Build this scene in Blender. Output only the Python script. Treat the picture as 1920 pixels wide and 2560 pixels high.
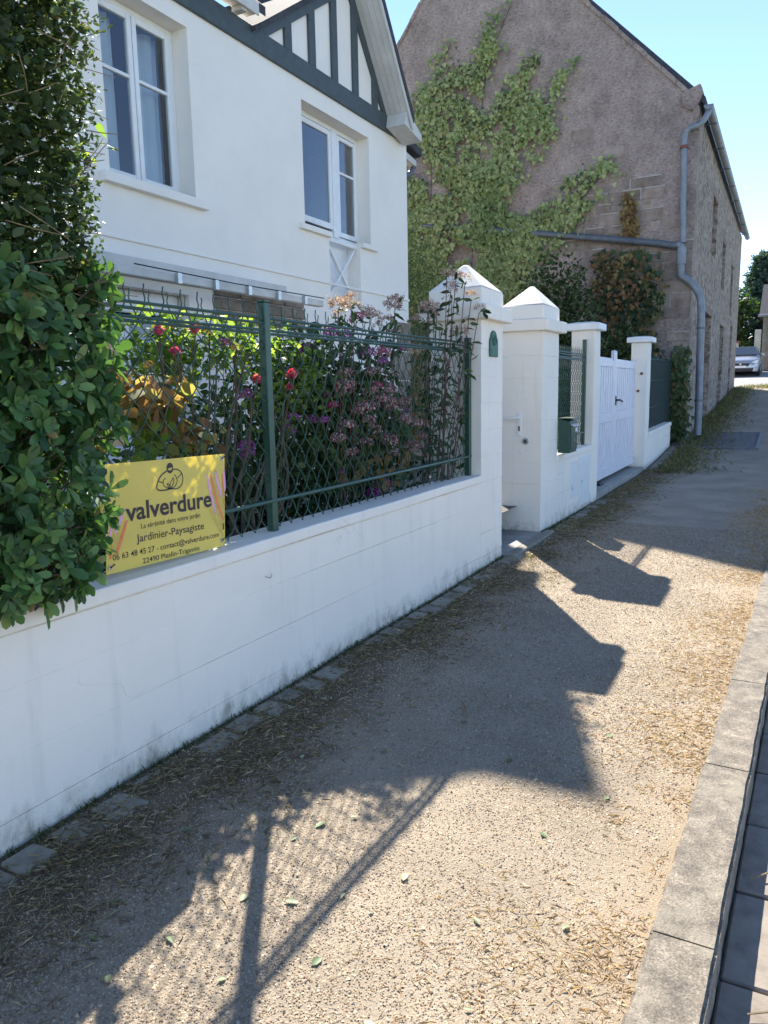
import bpy, bmesh, math, random
import numpy as np
from mathutils import Vector, Matrix

for o in list(bpy.data.objects):
    bpy.data.objects.remove(o, do_unlink=True)
random.seed(7); RNG = np.random.default_rng(11)
scene = bpy.context.scene
COL = scene.collection
R = math.radians

# ---------------------------------------------------------------- camera
cam_d = bpy.data.cameras.new("Camera"); cam = bpy.data.objects.new("Camera", cam_d); COL.objects.link(cam)
yaw, pitch, roll = R(28.422), R(9.183), R(-1.120)
F_ = Vector((math.cos(yaw)*math.cos(pitch), math.sin(yaw)*math.cos(pitch), -math.sin(pitch)))
R_ = Vector((math.sin(yaw), -math.cos(yaw), 0)); U_ = R_.cross(F_)
R2 = R_*math.cos(roll)+U_*math.sin(roll); U2 = -R_*math.sin(roll)+U_*math.cos(roll)
mw = Matrix.Identity(4)
for i in range(3):
    mw[i][0] = R2[i]; mw[i][1] = U2[i]; mw[i][2] = -F_[i]
mw[0][3], mw[1][3], mw[2][3] = 0.0, -2.21, 1.5
cam.matrix_world = mw
cam_d.sensor_fit = 'HORIZONTAL'; cam_d.sensor_width = 36; cam_d.lens = 36*1862/1920
cam_d.clip_start = 0.05; cam_d.clip_end = 2000
scene.camera = cam
scene.render.resolution_x = 768; scene.render.resolution_y = 1024

# ---------------------------------------------------------------- sky and sun
SUN = Vector((0.97, 0.65, 1.0)).normalized()
SEL = math.asin(SUN.z); SAZ = math.atan2(SUN.x, SUN.y)
world = bpy.data.worlds.new("World"); scene.world = world; world.use_nodes = True
wn = world.node_tree.nodes; wl = world.node_tree.links
sky = wn.new('ShaderNodeTexSky'); sky.sky_type = 'NISHITA'; sky.sun_disc = False
sky.sun_elevation = SEL; sky.sun_rotation = SAZ
sky.altitude = 50; sky.air_density = 0.56; sky.dust_density = 0.0; sky.ozone_density = 1.0
wl.new(sky.outputs[0], wn['Background'].inputs[0]); wn['Background'].inputs[1].default_value = 0.118
sd = bpy.data.lights.new("Sun", 'SUN'); sd.energy = 4.0; sd.angle = R(0.53); sd.color = (1.0, 0.93, 0.82)
so = bpy.data.objects.new("Sun", sd); COL.objects.link(so)
so.rotation_euler = SUN.to_track_quat('Z', 'Y').to_euler(); so.location = (20, 15, 30)
vs = scene.view_settings
vs.view_transform = 'Standard'; vs.look = 'None'; vs.gamma = 1.0; vs.use_curve_mapping = False
vs.exposure = 1.72

# ---------------------------------------------------------------- materials
MATS = {}
def nmat(name):
    m = bpy.data.materials.new(name); m.use_nodes = True
    MATS[name] = m
    return m, m.node_tree.nodes, m.node_tree.links, m.node_tree.nodes['Principled BSDF']
def ramp(n, stops):
    r = n.new('ShaderNodeValToRGB'); e = r.color_ramp.elements
    while len(e) < len(stops): e.new(0.5)
    for i, (p, c) in enumerate(stops):
        e[i].position = p; e[i].color = (c[0], c[1], c[2], 1) if not isinstance(c, (int, float)) else (c, c, c, 1)
    return r
def noise(n, l, scale, detail=5, rough=0.6, stretch=None, src=None):
    t = n.new('ShaderNodeTexNoise'); t.inputs['Scale'].default_value = scale
    t.inputs['Detail'].default_value = detail; t.inputs['Roughness'].default_value = rough
    if src is None:
        g = n.new('ShaderNodeNewGeometry'); src = g.outputs['Position']
    if stretch:
        mp = n.new('ShaderNodeMapping'); mp.inputs['Scale'].default_value = stretch
        l.new(src, mp.inputs[0]); src = mp.outputs[0]
    l.new(src, t.inputs['Vector'])
    return t.outputs['Fac']
def mix(n, l, fac, a, b, mode='MIX'):
    m = n.new('ShaderNodeMix'); m.data_type = 'RGBA'; m.blend_type = mode
    for s, v in ((0, fac), (6, a), (7, b)):
        if isinstance(v, (int, float)): m.inputs[s].default_value = v
        elif isinstance(v, tuple): m.inputs[s].default_value = (v[0], v[1], v[2], 1)
        else: l.new(v, m.inputs[s])
    return m.outputs[2]
def bump(n, l, bsdf, h, strength=0.3, dist=0.01):
    b = n.new('ShaderNodeBump'); b.inputs['Strength'].default_value = strength; b.inputs['Distance'].default_value = dist
    l.new(h, b.inputs['Height']); l.new(b.outputs[0], bsdf.inputs['Normal'])
def simple(name, stops, scale=6, rough=0.7, bstr=0.25, bscale=60, bdist=0.004, metal=0.0, stretch=None, spec=0.4, rndamt=0.0):
    m, n, l, b = nmat(name)
    f = noise(n, l, scale, stretch=stretch)
    r = ramp(n, stops); l.new(f, r.inputs[0])
    out = r.outputs[0]
    if rndamt:
        oi = n.new('ShaderNodeObjectInfo')
        rr = ramp(n, [(0, 1-rndamt), (1, 1+rndamt*0.6)]); l.new(oi.outputs['Random'], rr.inputs[0])
        out = mix(n, l, 1.0, out, rr.outputs[0], 'MULTIPLY')
    l.new(out, b.inputs['Base Color'])
    b.inputs['Roughness'].default_value = rough; b.inputs['Metallic'].default_value = metal
    b.inputs['Specular IOR Level'].default_value = spec
    if bstr: bump(n, l, b, noise(n, l, bscale, 4, stretch=stretch), bstr, bdist)
    return m
def leafmat(name, stops, transl=0.35, rough=0.5, spec=0.4, tcol=1.6, coat=0.0):
    m, n, l, b = nmat(name)
    a = n.new('ShaderNodeAttribute'); a.attribute_name = 'rnd'
    oi = n.new('ShaderNodeObjectInfo')
    ad = n.new('ShaderNodeMath'); ad.operation = 'ADD'; l.new(a.outputs['Fac'], ad.inputs[0]); l.new(oi.outputs['Random'], ad.inputs[1])
    fr = n.new('ShaderNodeMath'); fr.operation = 'FRACT'; l.new(ad.outputs[0], fr.inputs[0])
    r = ramp(n, stops); l.new(fr.outputs[0], r.inputs[0])
    l.new(r.outputs[0], b.inputs['Base Color']); b.inputs['Roughness'].default_value = rough
    b.inputs['Specular IOR Level'].default_value = spec
    if transl:
        t = n.new('ShaderNodeBsdfTranslucent')
        c2 = mix(n, l, 1.0, r.outputs[0], (tcol*1.15, tcol*1.25, tcol*0.6), 'MULTIPLY'); l.new(c2, t.inputs[0])
        ms = n.new('ShaderNodeMixShader'); ms.inputs[0].default_value = transl
        l.new(b.outputs[0], ms.inputs[1]); l.new(t.outputs[0], ms.inputs[2])
        l.new(ms.outputs[0], n['Material Output'].inputs[0])
    return m

def white_render(name, base=(0.89, 0.82, 0.72), dirt_z=None, lines=False, streaks=True):
    m, n, l, b = nmat(name)
    f = noise(n, l, 1.3, 6, 0.65)
    r = ramp(n, [(0.3, tuple(c*0.93 for c in base)), (0.6, base), (0.85, tuple(c*0.96 for c in base))]); l.new(f, r.inputs[0])
    col = r.outputs[0]
    if streaks:
        s = noise(n, l, 3.0, 5, 0.6, stretch=(4, 4, 0.35))
        sr = ramp(n, [(0.55, 0.0), (0.78, 0.4)]); l.new(s, sr.inputs[0])
        col = mix(n, l, sr.outputs[0], col, (0.62, 0.59, 0.52))
    sp = noise(n, l, 22.0, 6, 0.7); spr = ramp(n, [(0.66, 0.0), (0.74, 0.45)]); l.new(sp, spr.inputs[0])
    col = mix(n, l, spr.outputs[0], col, (0.52, 0.50, 0.46))
    if dirt_z is not None:
        g = n.new('ShaderNodeNewGeometry'); sx = n.new('ShaderNodeSeparateXYZ'); l.new(g.outputs['Position'], sx.inputs[0])
        nz = noise(n, l, 9, 6, 0.75, stretch=(1, 1, 0.6))
        mm = n.new('ShaderNodeMath'); mm.operation = 'MULTIPLY_ADD'; l.new(nz, mm.inputs[0]); mm.inputs[1].default_value = -0.5; l.new(sx.outputs[2], mm.inputs[2])
        dr = ramp(n, [(0.0, 0.8), (0.5, 0.25), (1.0, 0.0)])
        mr = n.new('ShaderNodeMapRange'); mr.inputs[1].default_value = -0.29; mr.inputs[2].default_value = -0.14+dirt_z
        l.new(mm.outputs[0], mr.inputs[0]); l.new(mr.outputs[0], dr.inputs[0])
        col = mix(n, l, dr.outputs[0], col, (0.16, 0.15, 0.11))
    # hairline cracks, only here and there
    g2 = n.new('ShaderNodeNewGeometry'); wv = n.new('ShaderNodeTexNoise'); wv.inputs['Scale'].default_value = 3.0; l.new(g2.outputs['Position'], wv.inputs['Vector'])
    vm = n.new('ShaderNodeVectorMath'); vm.operation = 'MULTIPLY_ADD'; vm.inputs[1].default_value = (.6, .6, .6); l.new(wv.outputs['Color'], vm.inputs[0]); l.new(g2.outputs['Position'], vm.inputs[2])
    ck = n.new('ShaderNodeTexVoronoi'); ck.feature = 'DISTANCE_TO_EDGE'; ck.inputs['Scale'].default_value = 1.1; l.new(vm.outputs[0], ck.inputs['Vector'])
    ckr = ramp(n, [(0.0, 0.22), (0.004, 0.0)]); l.new(ck.outputs['Distance'], ckr.inputs[0])
    cm = ramp(n, [(0.57, 0.0), (0.66, 1.0)]); l.new(noise(n, l, 0.9, 3), cm.inputs[0])
    cf = mix(n, l, 1.0, ckr.outputs[0], cm.outputs[0], 'MULTIPLY'); col = mix(n, l, cf, col, (0.30, 0.28, 0.25))
    l.new(col, b.inputs['Base Color']); b.inputs['Roughness'].default_value = 0.75; b.inputs['Specular IOR Level'].default_value = 0.25
    h = noise(n, l, 45, 6, 0.6, stretch=(1, 1, 2.5) if lines else None)
    h2 = noise(n, l, 4, 3, 0.5)
    hm = mix(n, l, 0.35, h, h2)
    bump(n, l, b, hm, 0.30, 0.008)
    return m

white_render('wall_white', dirt_z=0.03)
white_render('pier_white', dirt_z=0.02)
white_render('house_white', base=(0.88, 0.82, 0.74), lines=True, streaks=False)
simple('white_paint', [(0.3, (0.74, 0.74, 0.73)), (0.7, (0.82, 0.82, 0.81))], 8, 0.45, 0.1, 80)
simple('gate_paint', [(0.3, (0.70, 0.68, 0.72)), (0.7, (0.80, 0.77, 0.81))], 6, 0.4, 0.1, 80)
simple('rust_line', [(0.3, (0.55, 0.45, 0.28)), (0.7, (0.74, 0.70, 0.60))], 18, 0.8, 0.2, 60)
simple('green_wire', [(0.3, (0.018, 0.06, 0.042)), (0.7, (0.03, 0.085, 0.06))], 20, 0.35, 0.1, 200, spec=0.5)
simple('green_box', [(0.3, (0.012, 0.05, 0.035)), (0.7, (0.018, 0.062, 0.045))], 8, 0.35, 0.05, 120, spec=0.5)
simple('green_plaque', [(0.3, (0.02, 0.09, 0.06)), (0.7, (0.035, 0.12, 0.085))], 30, 0.5, 0.3, 90)
simple('timber_dark', [(0.3, (0.055, 0.072, 0.078)), (0.7, (0.075, 0.095, 0.10))], 10, 0.6, 0.2, 40, stretch=(1, 1, 1))  # timber grey lightened: the veil of lens flare is put into the colour
simple('soffit_white', [(0.3, (0.52, 0.50, 0.46)), (0.7, (0.64, 0.62, 0.58))], 5, 0.6, 0.2, 40)
simple('slate', [(0.3, (0.05, 0.052, 0.06)), (0.7, (0.09, 0.09, 0.10))], 9, 0.9, 0.3, 60, spec=0.08)
simple('zinc', [(0.3, (0.16, 0.18, 0.20)), (0.7, (0.26, 0.28, 0.31))], 6, 0.5, 0.15, 60, metal=0.25)
simple('zinc_dark', [(0.3, (0.085, 0.10, 0.12)), (0.7, (0.14, 0.155, 0.175))], 5, 0.5, 0.15, 60, metal=0.2)
simple('clamp_red', [(0.3, (0.16, 0.05, 0.04)), (0.7, (0.2, 0.07, 0.05))], 5, 0.6)
simple('steel', [(0.3, (0.45, 0.45, 0.44)), (0.7, (0.6, 0.6, 0.58))], 20, 0.35, 0.1, metal=0.8)
simple('rust', [(0.3, (0.10, 0.045, 0.03)), (0.7, (0.2, 0.09, 0.05))], 30, 0.9)
simple('black_metal', [(0.3, (0.012, 0.012, 0.013)), (0.7, (0.02, 0.02, 0.022))], 20, 0.4)
simple('concrete', [(0.3, (0.24, 0.23, 0.21)), (0.7, (0.36, 0.35, 0.32))], 5, 0.9, 0.5, 90, 0.004)
simple('bark', [(0.3, (0.07, 0.05, 0.035)), (0.7, (0.16, 0.12, 0.085))], 14, 0.9, 0.6, 40, 0.006)
simple('twig', [(0.3, (0.16, 0.11, 0.06)), (0.7, (0.36, 0.27, 0.15))], 20, 0.9, 0)
simple('red_stem', [(0.3, (0.10, 0.035, 0.04)), (0.7, (0.16, 0.07, 0.06))], 20, 0.7, 0)
simple('green_stem', [(0.3, (0.09, 0.12, 0.03)), (0.7, (0.16, 0.16, 0.06))], 20, 0.7, 0)
simple('edge_stone', [(0.25, (0.14, 0.13, 0.105)), (0.5, (0.22, 0.205, 0.17)), (0.8, (0.29, 0.27, 0.225))], 16, 0.9, 0.7, 70, 0.006, rndamt=0.25)
simple('slab_stone', [(0.25, (0.16, 0.135, 0.11)), (0.5, (0.24, 0.205, 0.17)), (0.8, (0.31, 0.265, 0.22))], 14, 0.9, 0.5, 90, 0.003, rndamt=0.15)
simple('asphalt', [(0.3, (0.20, 0.19, 0.185)), (0.7, (0.27, 0.26, 0.25))], 40, 0.9, 0.5, 200, 0.004)
simple('far_road', [(0.3, (0.22, 0.22, 0.22)), (0.7, (0.30, 0.30, 0.295))], 4, 0.9, 0.2, 60)
simple('terrain', [(0.3, (0.09, 0.10, 0.04)), (0.7, (0.20, 0.17, 0.09))], 0.6, 0.95, 0.4, 20, 0.02)
simple('garden_soil', [(0.3, (0.07, 0.06, 0.05)), (0.55, (0.16, 0.15, 0.14)), (0.8, (0.24, 0.23, 0.21))], 22, 0.95, 0.8, 60, 0.012)
leafmat('sign_yellow', [(0.0, (0.93, 0.76, 0.24)), (1.0, (0.93, 0.76, 0.24))], 0.45, 0.35, tcol=1.0)
simple('sign_dark', [(0.3, (0.035, 0.022, 0.028)), (0.7, (0.045, 0.03, 0.035))], 4, 0.45, 0.0)
simple('sign_pink', [(0.3, (0.72, 0.32, 0.52)), (0.7, (0.80, 0.40, 0.58))], 30, 0.4, 0.0)
simple('sign_orange', [(0.3, (0.80, 0.18, 0.06)), (0.7, (0.84, 0.26, 0.12))], 30, 0.4, 0.0)
simple('sign_ochre', [(0.3, (0.52, 0.38, 0.08)), (0.7, (0.64, 0.48, 0.10))], 30, 0.4, 0.0)
simple('red_wood', [(0.3, (0.16, 0.075, 0.055)), (0.7, (0.26, 0.13, 0.095))], 6, 0.8, 0.4, 30, stretch=(4, 4, 0.5))
simple('dark_wood', [(0.3, (0.05, 0.045, 0.045)), (0.7, (0.09, 0.08, 0.075))], 6, 0.8, 0.3, 30)
simple('brick_red', [(0.3, (0.18, 0.07, 0.05)), (0.7, (0.27, 0.11, 0.08))], 12, 0.9, 0.4, 40)
simple('dark_room', [(0.3, (0.03, 0.03, 0.032)), (0.7, (0.045, 0.045, 0.045))], 2, 0.9, 0)
simple('curtain', [(0.3, (0.72, 0.74, 0.75)), (0.7, (0.82, 0.83, 0.83))], 3, 0.9, 0)
simple('curtain_dark', [(0.3, (0.10, 0.085, 0.075)), (0.7, (0.15, 0.13, 0.115))], 3, 0.9, 0)
simple('screen_mesh', [(0.3, (0.010, 0.020, 0.018)), (0.7, (0.028, 0.05, 0.042))], 11, 0.9, 0.6, 120, 0.006)
simple('car_paint', [(0.3, (0.34, 0.37, 0.42)), (0.7, (0.38, 0.41, 0.46))], 2, 0.22, 0, metal=0.35, spec=0.6)
simple('car_black', [(0.3, (0.015, 0.015, 0.018)), (0.7, (0.025, 0.025, 0.028))], 8, 0.4, 0)
simple('car_glass', [(0.3, (0.03, 0.04, 0.05)), (0.7, (0.04, 0.05, 0.06))], 2, 0.06, 0, spec=0.8)
simple('car_light', [(0.3, (0.75, 0.77, 0.8)), (0.7, (0.85, 0.86, 0.88))], 2, 0.1, 0, spec=0.8)
simple('rubber', [(0.3, (0.015, 0.015, 0.015)), (0.7, (0.025, 0.025, 0.025))], 8, 0.8, 0)
simple('grate_metal', [(0.3, (0.13, 0.13, 0.145)), (0.7, (0.22, 0.22, 0.24))], 10, 0.6, 0.2, metal=0.4)
simple('far_stone', [(0.3, (0.14, 0.125, 0.10)), (0.7, (0.26, 0.23, 0.19))], 3.5, 0.9, 0.5, 8, 0.03)
simple('plaster_tan', [(0.3, (0.40, 0.36, 0.28)), (0.7, (0.50, 0.46, 0.37))], 3, 0.9, 0.2)
simple('lintel_stone', [(0.3, (0.17, 0.13, 0.095)), (0.55, (0.26, 0.21, 0.16)), (0.8, (0.34, 0.29, 0.23))], 9, 0.9, 0.6, 40, 0.01, rndamt=0.25)

# kerb granite: grey with pale and dark lichen blotches
m, n, l, b = nmat('kerb_stone')
r = ramp(n, [(0.34, (0.10, 0.086, 0.07)), (0.44, (0.175, 0.15, 0.12)), (0.53, (0.235, 0.202, 0.16)), (0.64, (0.36, 0.31, 0.24))]); l.new(noise(n, l, 13, 10, 0.8), r.inputs[0])
v = noise(n, l, 150, 3, 0.6); vr = ramp(n, [(0.35, 0.60), (0.65, 1.18)]); l.new(v, vr.inputs[0])
c1 = mix(n, l, 1.0, r.outputs[0], vr.outputs[0], 'MULTIPLY')
y = noise(n, l, 3.1, 6, 0.75); yr = ramp(n, [(0.54, 0.0), (0.60, 0.5)]); l.new(y, yr.inputs[0])
c1 = mix(n, l, yr.outputs[0], c1, (0.30, 0.27, 0.21))
l.new(c1, b.inputs['Base Color']); b.inputs['Roughness'].default_value = 0.9
bump(n, l, b, noise(n, l, 120, 6, 0.7), 0.7, 0.006)

# gravel bed of the pavement: packed sand in the middle, humus along the wall, dry grass stain at the kerb
m, n, l, b = nmat('gravel_bed')
r = ramp(n, [(0.30, (0.265, 0.215, 0.16)), (0.5, (0.355, 0.298, 0.226)), (0.7, (0.45, 0.385, 0.30))]); l.new(noise(n, l, 190, 4, 0.75), r.inputs[0])
big = noise(n, l, 1.6, 6, 0.6); br = ramp(n, [(0.35, 0.78), (0.65, 1.1)]); l.new(big, br.inputs[0])
c1 = mix(n, l, 1.0, r.outputs[0], br.outputs[0], 'MULTIPLY')
g = n.new('ShaderNodeNewGeometry'); sx = n.new('ShaderNodeSeparateXYZ'); l.new(g.outputs['Position'], sx.inputs[0])
nw = noise(n, l, 4.5, 6, 0.7)
a1 = n.new('ShaderNodeMath'); a1.operation = 'MULTIPLY_ADD'; l.new(nw, a1.inputs[0]); a1.inputs[1].default_value = 0.9; l.new(sx.outputs[1], a1.inputs[2])
r1 = ramp(n, [(0.0, 0.0), (1.0, 0.85)]); m1 = n.new('ShaderNodeMapRange'); m1.inputs[1].default_value = -0.25; m1.inputs[2].default_value = 0.15
l.new(a1.outputs[0], m1.inputs[0]); l.new(m1.outputs[0], r1.inputs[0])
c1 = mix(n, l, r1.outputs[0], c1, (0.10, 0.078, 0.05))
a2 = n.new('ShaderNodeMath'); a2.operation = 'MULTIPLY_ADD'; l.new(nw, a2.inputs[0]); a2.inputs[1].default_value = -1.0; l.new(sx.outputs[1], a2.inputs[2])
m2 = n.new('ShaderNodeMapRange'); m2.inputs[1].default_value = -2.15; m2.inputs[2].default_value = -2.55; l.new(a2.outputs[0], m2.inputs[0])
r2 = ramp(n, [(0.0, 0.0), (1.0, 0.6)]); l.new(m2.outputs[0], r2.inputs[0])
c1 = mix(n, l, r2.outputs[0], c1, (0.37, 0.28, 0.185))
l.new(c1, b.inputs['Base Color']); b.inputs['Roughness'].default_value = 0.95; b.inputs['Specular IOR Level'].default_value = 0.2
bump(n, l, b, noise(n, l, 170, 5, 0.7), 0.8, 0.007)

# barn masonry: rough mauve-grey render over rubble, dark weather stains, lichen spots
def barn_mat(name, tint, lich, stone=False):
    m, n, l, b = nmat(name)
    r = ramp(n, [(0.28, tuple(c*0.62 for c in tint)), (0.5, tint), (0.72, tuple(min(1, c*1.3) for c in tint))]); l.new(noise(n, l, 2.2, 8, 0.7), r.inputs[0])
    f = noise(n, l, 14, 6, 0.7, stretch=(1, 1, 1.9)); fr = ramp(n, [(0.32, 0.55), (0.5, 1.0), (0.68, 1.28)]); l.new(f, fr.inputs[0])
    c = mix(n, l, 1.0, r.outputs[0], fr.outputs[0], 'MULTIPLY')
    vo = n.new('ShaderNodeTexVoronoi'); vo.inputs['Scale'].default_value = 3.4; vo.feature = 'DISTANCE_TO_EDGE'
    g = n.new('ShaderNodeNewGeometry'); mp = n.new('ShaderNodeMapping'); mp.inputs['Scale'].default_value = (1, 1, 1.9)
    nn = n.new('ShaderNodeTexNoise'); nn.inputs['Scale'].default_value = 3
    l.new(g.outputs['Position'], nn.inputs['Vector'])
    va = n.new('ShaderNodeVectorMath'); va.operation = 'MULTIPLY_ADD'; va.inputs[1].default_value = (0.5, 0.5, 0.5)
    l.new(nn.outputs['Color'], va.inputs[0]); l.new(g.outputs['Position'], va.inputs[2])
    l.new(va.outputs[0], mp.inputs[0]); l.new(mp.outputs[0], vo.inputs['Vector'])
    if stone:
        vr = ramp(n, [(0.0, 1.0), (0.10, 0.0)]); l.new(vo.outputs['Distance'], vr.inputs[0])
        c = mix(n, l, vr.outputs[0], c, (0.42, 0.38, 0.33))
        dk = noise(n, l, 6, 5, 0.7); dkr = ramp(n, [(0.38, 0.45), (0.55, 1.1)]); l.new(dk, dkr.inputs[0]); c = mix(n, l, 1.0, c, dkr.outputs[0], 'MULTIPLY')
    li = noise(n, l, 8, 7, 0.8); lr = ramp(n, [(0.62, 0.0), (0.68, lich)]); l.new(li, lr.inputs[0])
    c = mix(n, l, lr.outputs[0], c, (0.50, 0.48, 0.43))
    l2 = noise(n, l, 5.1, 7, 0.8); lr2 = ramp(n, [(0.64, 0.0), (0.70, lich*0.7)]); l.new(l2, lr2.inputs[0])
    c = mix(n, l, lr2.outputs[0], c, (0.33, 0.22, 0.10))
    l.new(c, b.inputs['Base Color']); b.inputs['Roughness'].default_value = 0.95; b.inputs['Specular IOR Level'].default_value = 0.15
    hh = mix(n, l, 0.5, noise(n, l, 9, 8, 0.75), vo.outputs['Distance'])
    bump(n, l, b, hh, 1.0, 0.09)
barn_mat('barn_render', (0.34, 0.268, 0.235), 0.75)
barn_mat('barn_rubble', (0.34, 0.275, 0.225), 0.5, True)
simple('barn_block', [(0.28, (0.19, 0.135, 0.10)), (0.5, (0.30, 0.235, 0.195)), (0.75, (0.38, 0.31, 0.27))], 5, 0.95, 0.8, 16, 0.03, rndamt=0.30)
simple('mortar_pale', [(0.3, (0.38, 0.355, 0.33)), (0.7, (0.48, 0.455, 0.43))], 9, 0.95, 0.4, 40, 0.01)

# window glass: thin pane, mirror at grazing angles
m, n, l, b = nmat('pane_glass')
b.inputs['Base Color'].default_value = (0.9, 0.93, 0.95, 1); b.inputs['Roughness'].default_value = 0.02
tr = n.new('ShaderNodeBsdfTransparent'); tr.inputs[0].default_value = (0.82, 0.86, 0.88, 1)
gl = n.new('ShaderNodeBsdfGlossy'); gl.inputs['Roughness'].default_value = 0.02
fz = n.new('ShaderNodeMath'); fz.operation = 'POWER'; fz.inputs[1].default_value = 3.5; lw = n.new('ShaderNodeLayerWeight'); lw.inputs[0].default_value = 0.5; l.new(lw.outputs['Facing'], fz.inputs[0])
fa = n.new('ShaderNodeMath'); fa.operation = 'ADD'; fa.inputs[1].default_value = 0.07; fa.use_clamp = True; l.new(fz.outputs[0], fa.inputs[0])
ms = n.new('ShaderNodeMixShader'); l.new(fa.outputs[0], ms.inputs[0]); l.new(tr.outputs[0], ms.inputs[1]); l.new(gl.outputs[0], ms.inputs[2])
l.new(ms.outputs[0], n['Material Output'].inputs[0])

G = lambda r, g, b: (r, g, b)
leafmat('leaf_big', [(0.0, G(0.028, 0.068, 0.025)), (0.35, G(0.055, 0.12, 0.04)), (0.7, G(0.085, 0.175, 0.05)), (0.9, G(0.14, 0.25, 0.07)), (0.97, G(0.19, 0.26, 0.08)), (1.0, G(0.24, 0.16, 0.06))], 0.25, 0.42, 0.4)
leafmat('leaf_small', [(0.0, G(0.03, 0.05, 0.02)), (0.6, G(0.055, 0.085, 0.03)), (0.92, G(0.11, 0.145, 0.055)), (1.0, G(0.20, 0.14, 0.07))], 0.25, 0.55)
leafmat('leaf_rose', [(0.0, G(0.05, 0.095, 0.025)), (0.5, G(0.13, 0.20, 0.045)), (1.0, G(0.28, 0.33, 0.09))], 0.58, 0.5)
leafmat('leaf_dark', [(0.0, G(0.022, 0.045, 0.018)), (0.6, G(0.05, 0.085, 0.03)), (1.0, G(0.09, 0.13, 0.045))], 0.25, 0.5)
leafmat('leaf_dry', [(0.0, G(0.17, 0.09, 0.045)), (0.45, G(0.29, 0.165, 0.08)), (0.75, G(0.36, 0.25, 0.12)), (1.0, G(0.20, 0.22, 0.07))], 0.45, 0.7)
leafmat('leaf_ivy', [(0.0, G(0.06, 0.095, 0.04)), (0.35, G(0.14, 0.19, 0.07)), (0.7, G(0.26, 0.31, 0.12)), (0.93, G(0.42, 0.44, 0.20)), (1.0, G(0.22, 0.15, 0.08))], 0.2, 0.55)  # part of the paleness is lens flare mixed into the leaf colour
leafmat('leaf_ivy_dark', [(0.0, G(0.02, 0.04, 0.018)), (0.5, G(0.045, 0.075, 0.028)), (0.8, G(0.08, 0.115, 0.04)), (1.0, G(0.22, 0.13, 0.05))], 0.2, 0.5)
leafmat('leaf_brown', [(0.0, G(0.14, 0.075, 0.03)), (0.6, G(0.28, 0.15, 0.065)), (1.0, G(0.30, 0.24, 0.10))], 0.3, 0.7)
leafmat('leaf_cedar', [(0.0, G(0.035, 0.065, 0.05)), (0.6, G(0.07, 0.115, 0.085)), (1.0, G(0.12, 0.17, 0.12))], 0.2, 0.6)
leafmat('leaf_tree', [(0.0, G(0.025, 0.05, 0.02)), (0.6, G(0.05, 0.09, 0.03)), (1.0, G(0.10, 0.16, 0.05))], 0.25, 0.6)
leafmat('leaf_fallen', [(0.0, G(0.09, 0.15, 0.06)), (0.6, G(0.20, 0.26, 0.11)), (1.0, G(0.40, 0.42, 0.25))], 0.2, 0.5)
leafmat('petal_pink', [(0.0, G(0.42, 0.04, 0.18)), (0.5, G(0.62, 0.09, 0.28)), (1.0, G(0.75, 0.20, 0.36))], 0.35, 0.6, tcol=1.0)
leafmat('petal_red', [(0.0, G(0.50, 0.03, 0.10)), (0.6, G(0.68, 0.09, 0.19)), (1.0, G(0.80, 0.28, 0.34))], 0.4, 0.6, tcol=1.0)
leafmat('petal_magenta', [(0.0, G(0.22, 0.035, 0.22)), (0.5, G(0.38, 0.07, 0.34)), (1.0, G(0.55, 0.16, 0.48))], 0.3, 0.6, tcol=1.0)
leafmat('petal_faded', [(0.0, G(0.20, 0.06, 0.09)), (0.4, G(0.40, 0.17, 0.21)), (0.75, G(0.60, 0.36, 0.36)), (1.0, G(0.75, 0.58, 0.54))], 0.25, 0.7, tcol=1.0)
leafmat('petal_dusty', [(0.0, G(0.28, 0.15, 0.15)), (0.5, G(0.52, 0.33, 0.32)), (1.0, G(0.75, 0.60, 0.57))], 0.3, 0.8, tcol=1.0)
leafmat('grass_dry', [(0.0, G(0.10, 0.07, 0.04)), (0.4, G(0.20, 0.145, 0.085)), (0.8, G(0.34, 0.27, 0.18)), (0.9, G(0.42, 0.36, 0.27)), (1.0, G(0.12, 0.15, 0.06))], 0.25, 0.8)
leafmat('grass_straw', [(0.0, G(0.27, 0.15, 0.075)), (0.5, G(0.42, 0.27, 0.14)), (1.0, G(0.55, 0.43, 0.29))], 0.2, 0.8)
leafmat('grass_green', [(0.0, G(0.06, 0.065, 0.03)), (0.5, G(0.13, 0.13, 0.06)), (1.0, G(0.30, 0.25, 0.14))], 0.3, 0.7)
leafmat('pebble', [(0.0, G(0.20, 0.15, 0.105)), (0.25, G(0.32, 0.25, 0.175)), (0.65, G(0.42, 0.34, 0.245)), (0.9, G(0.52, 0.44, 0.335)), (1.0, G(0.34, 0.20, 0.115))], 0.0, 0.8, 0.25)

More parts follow.
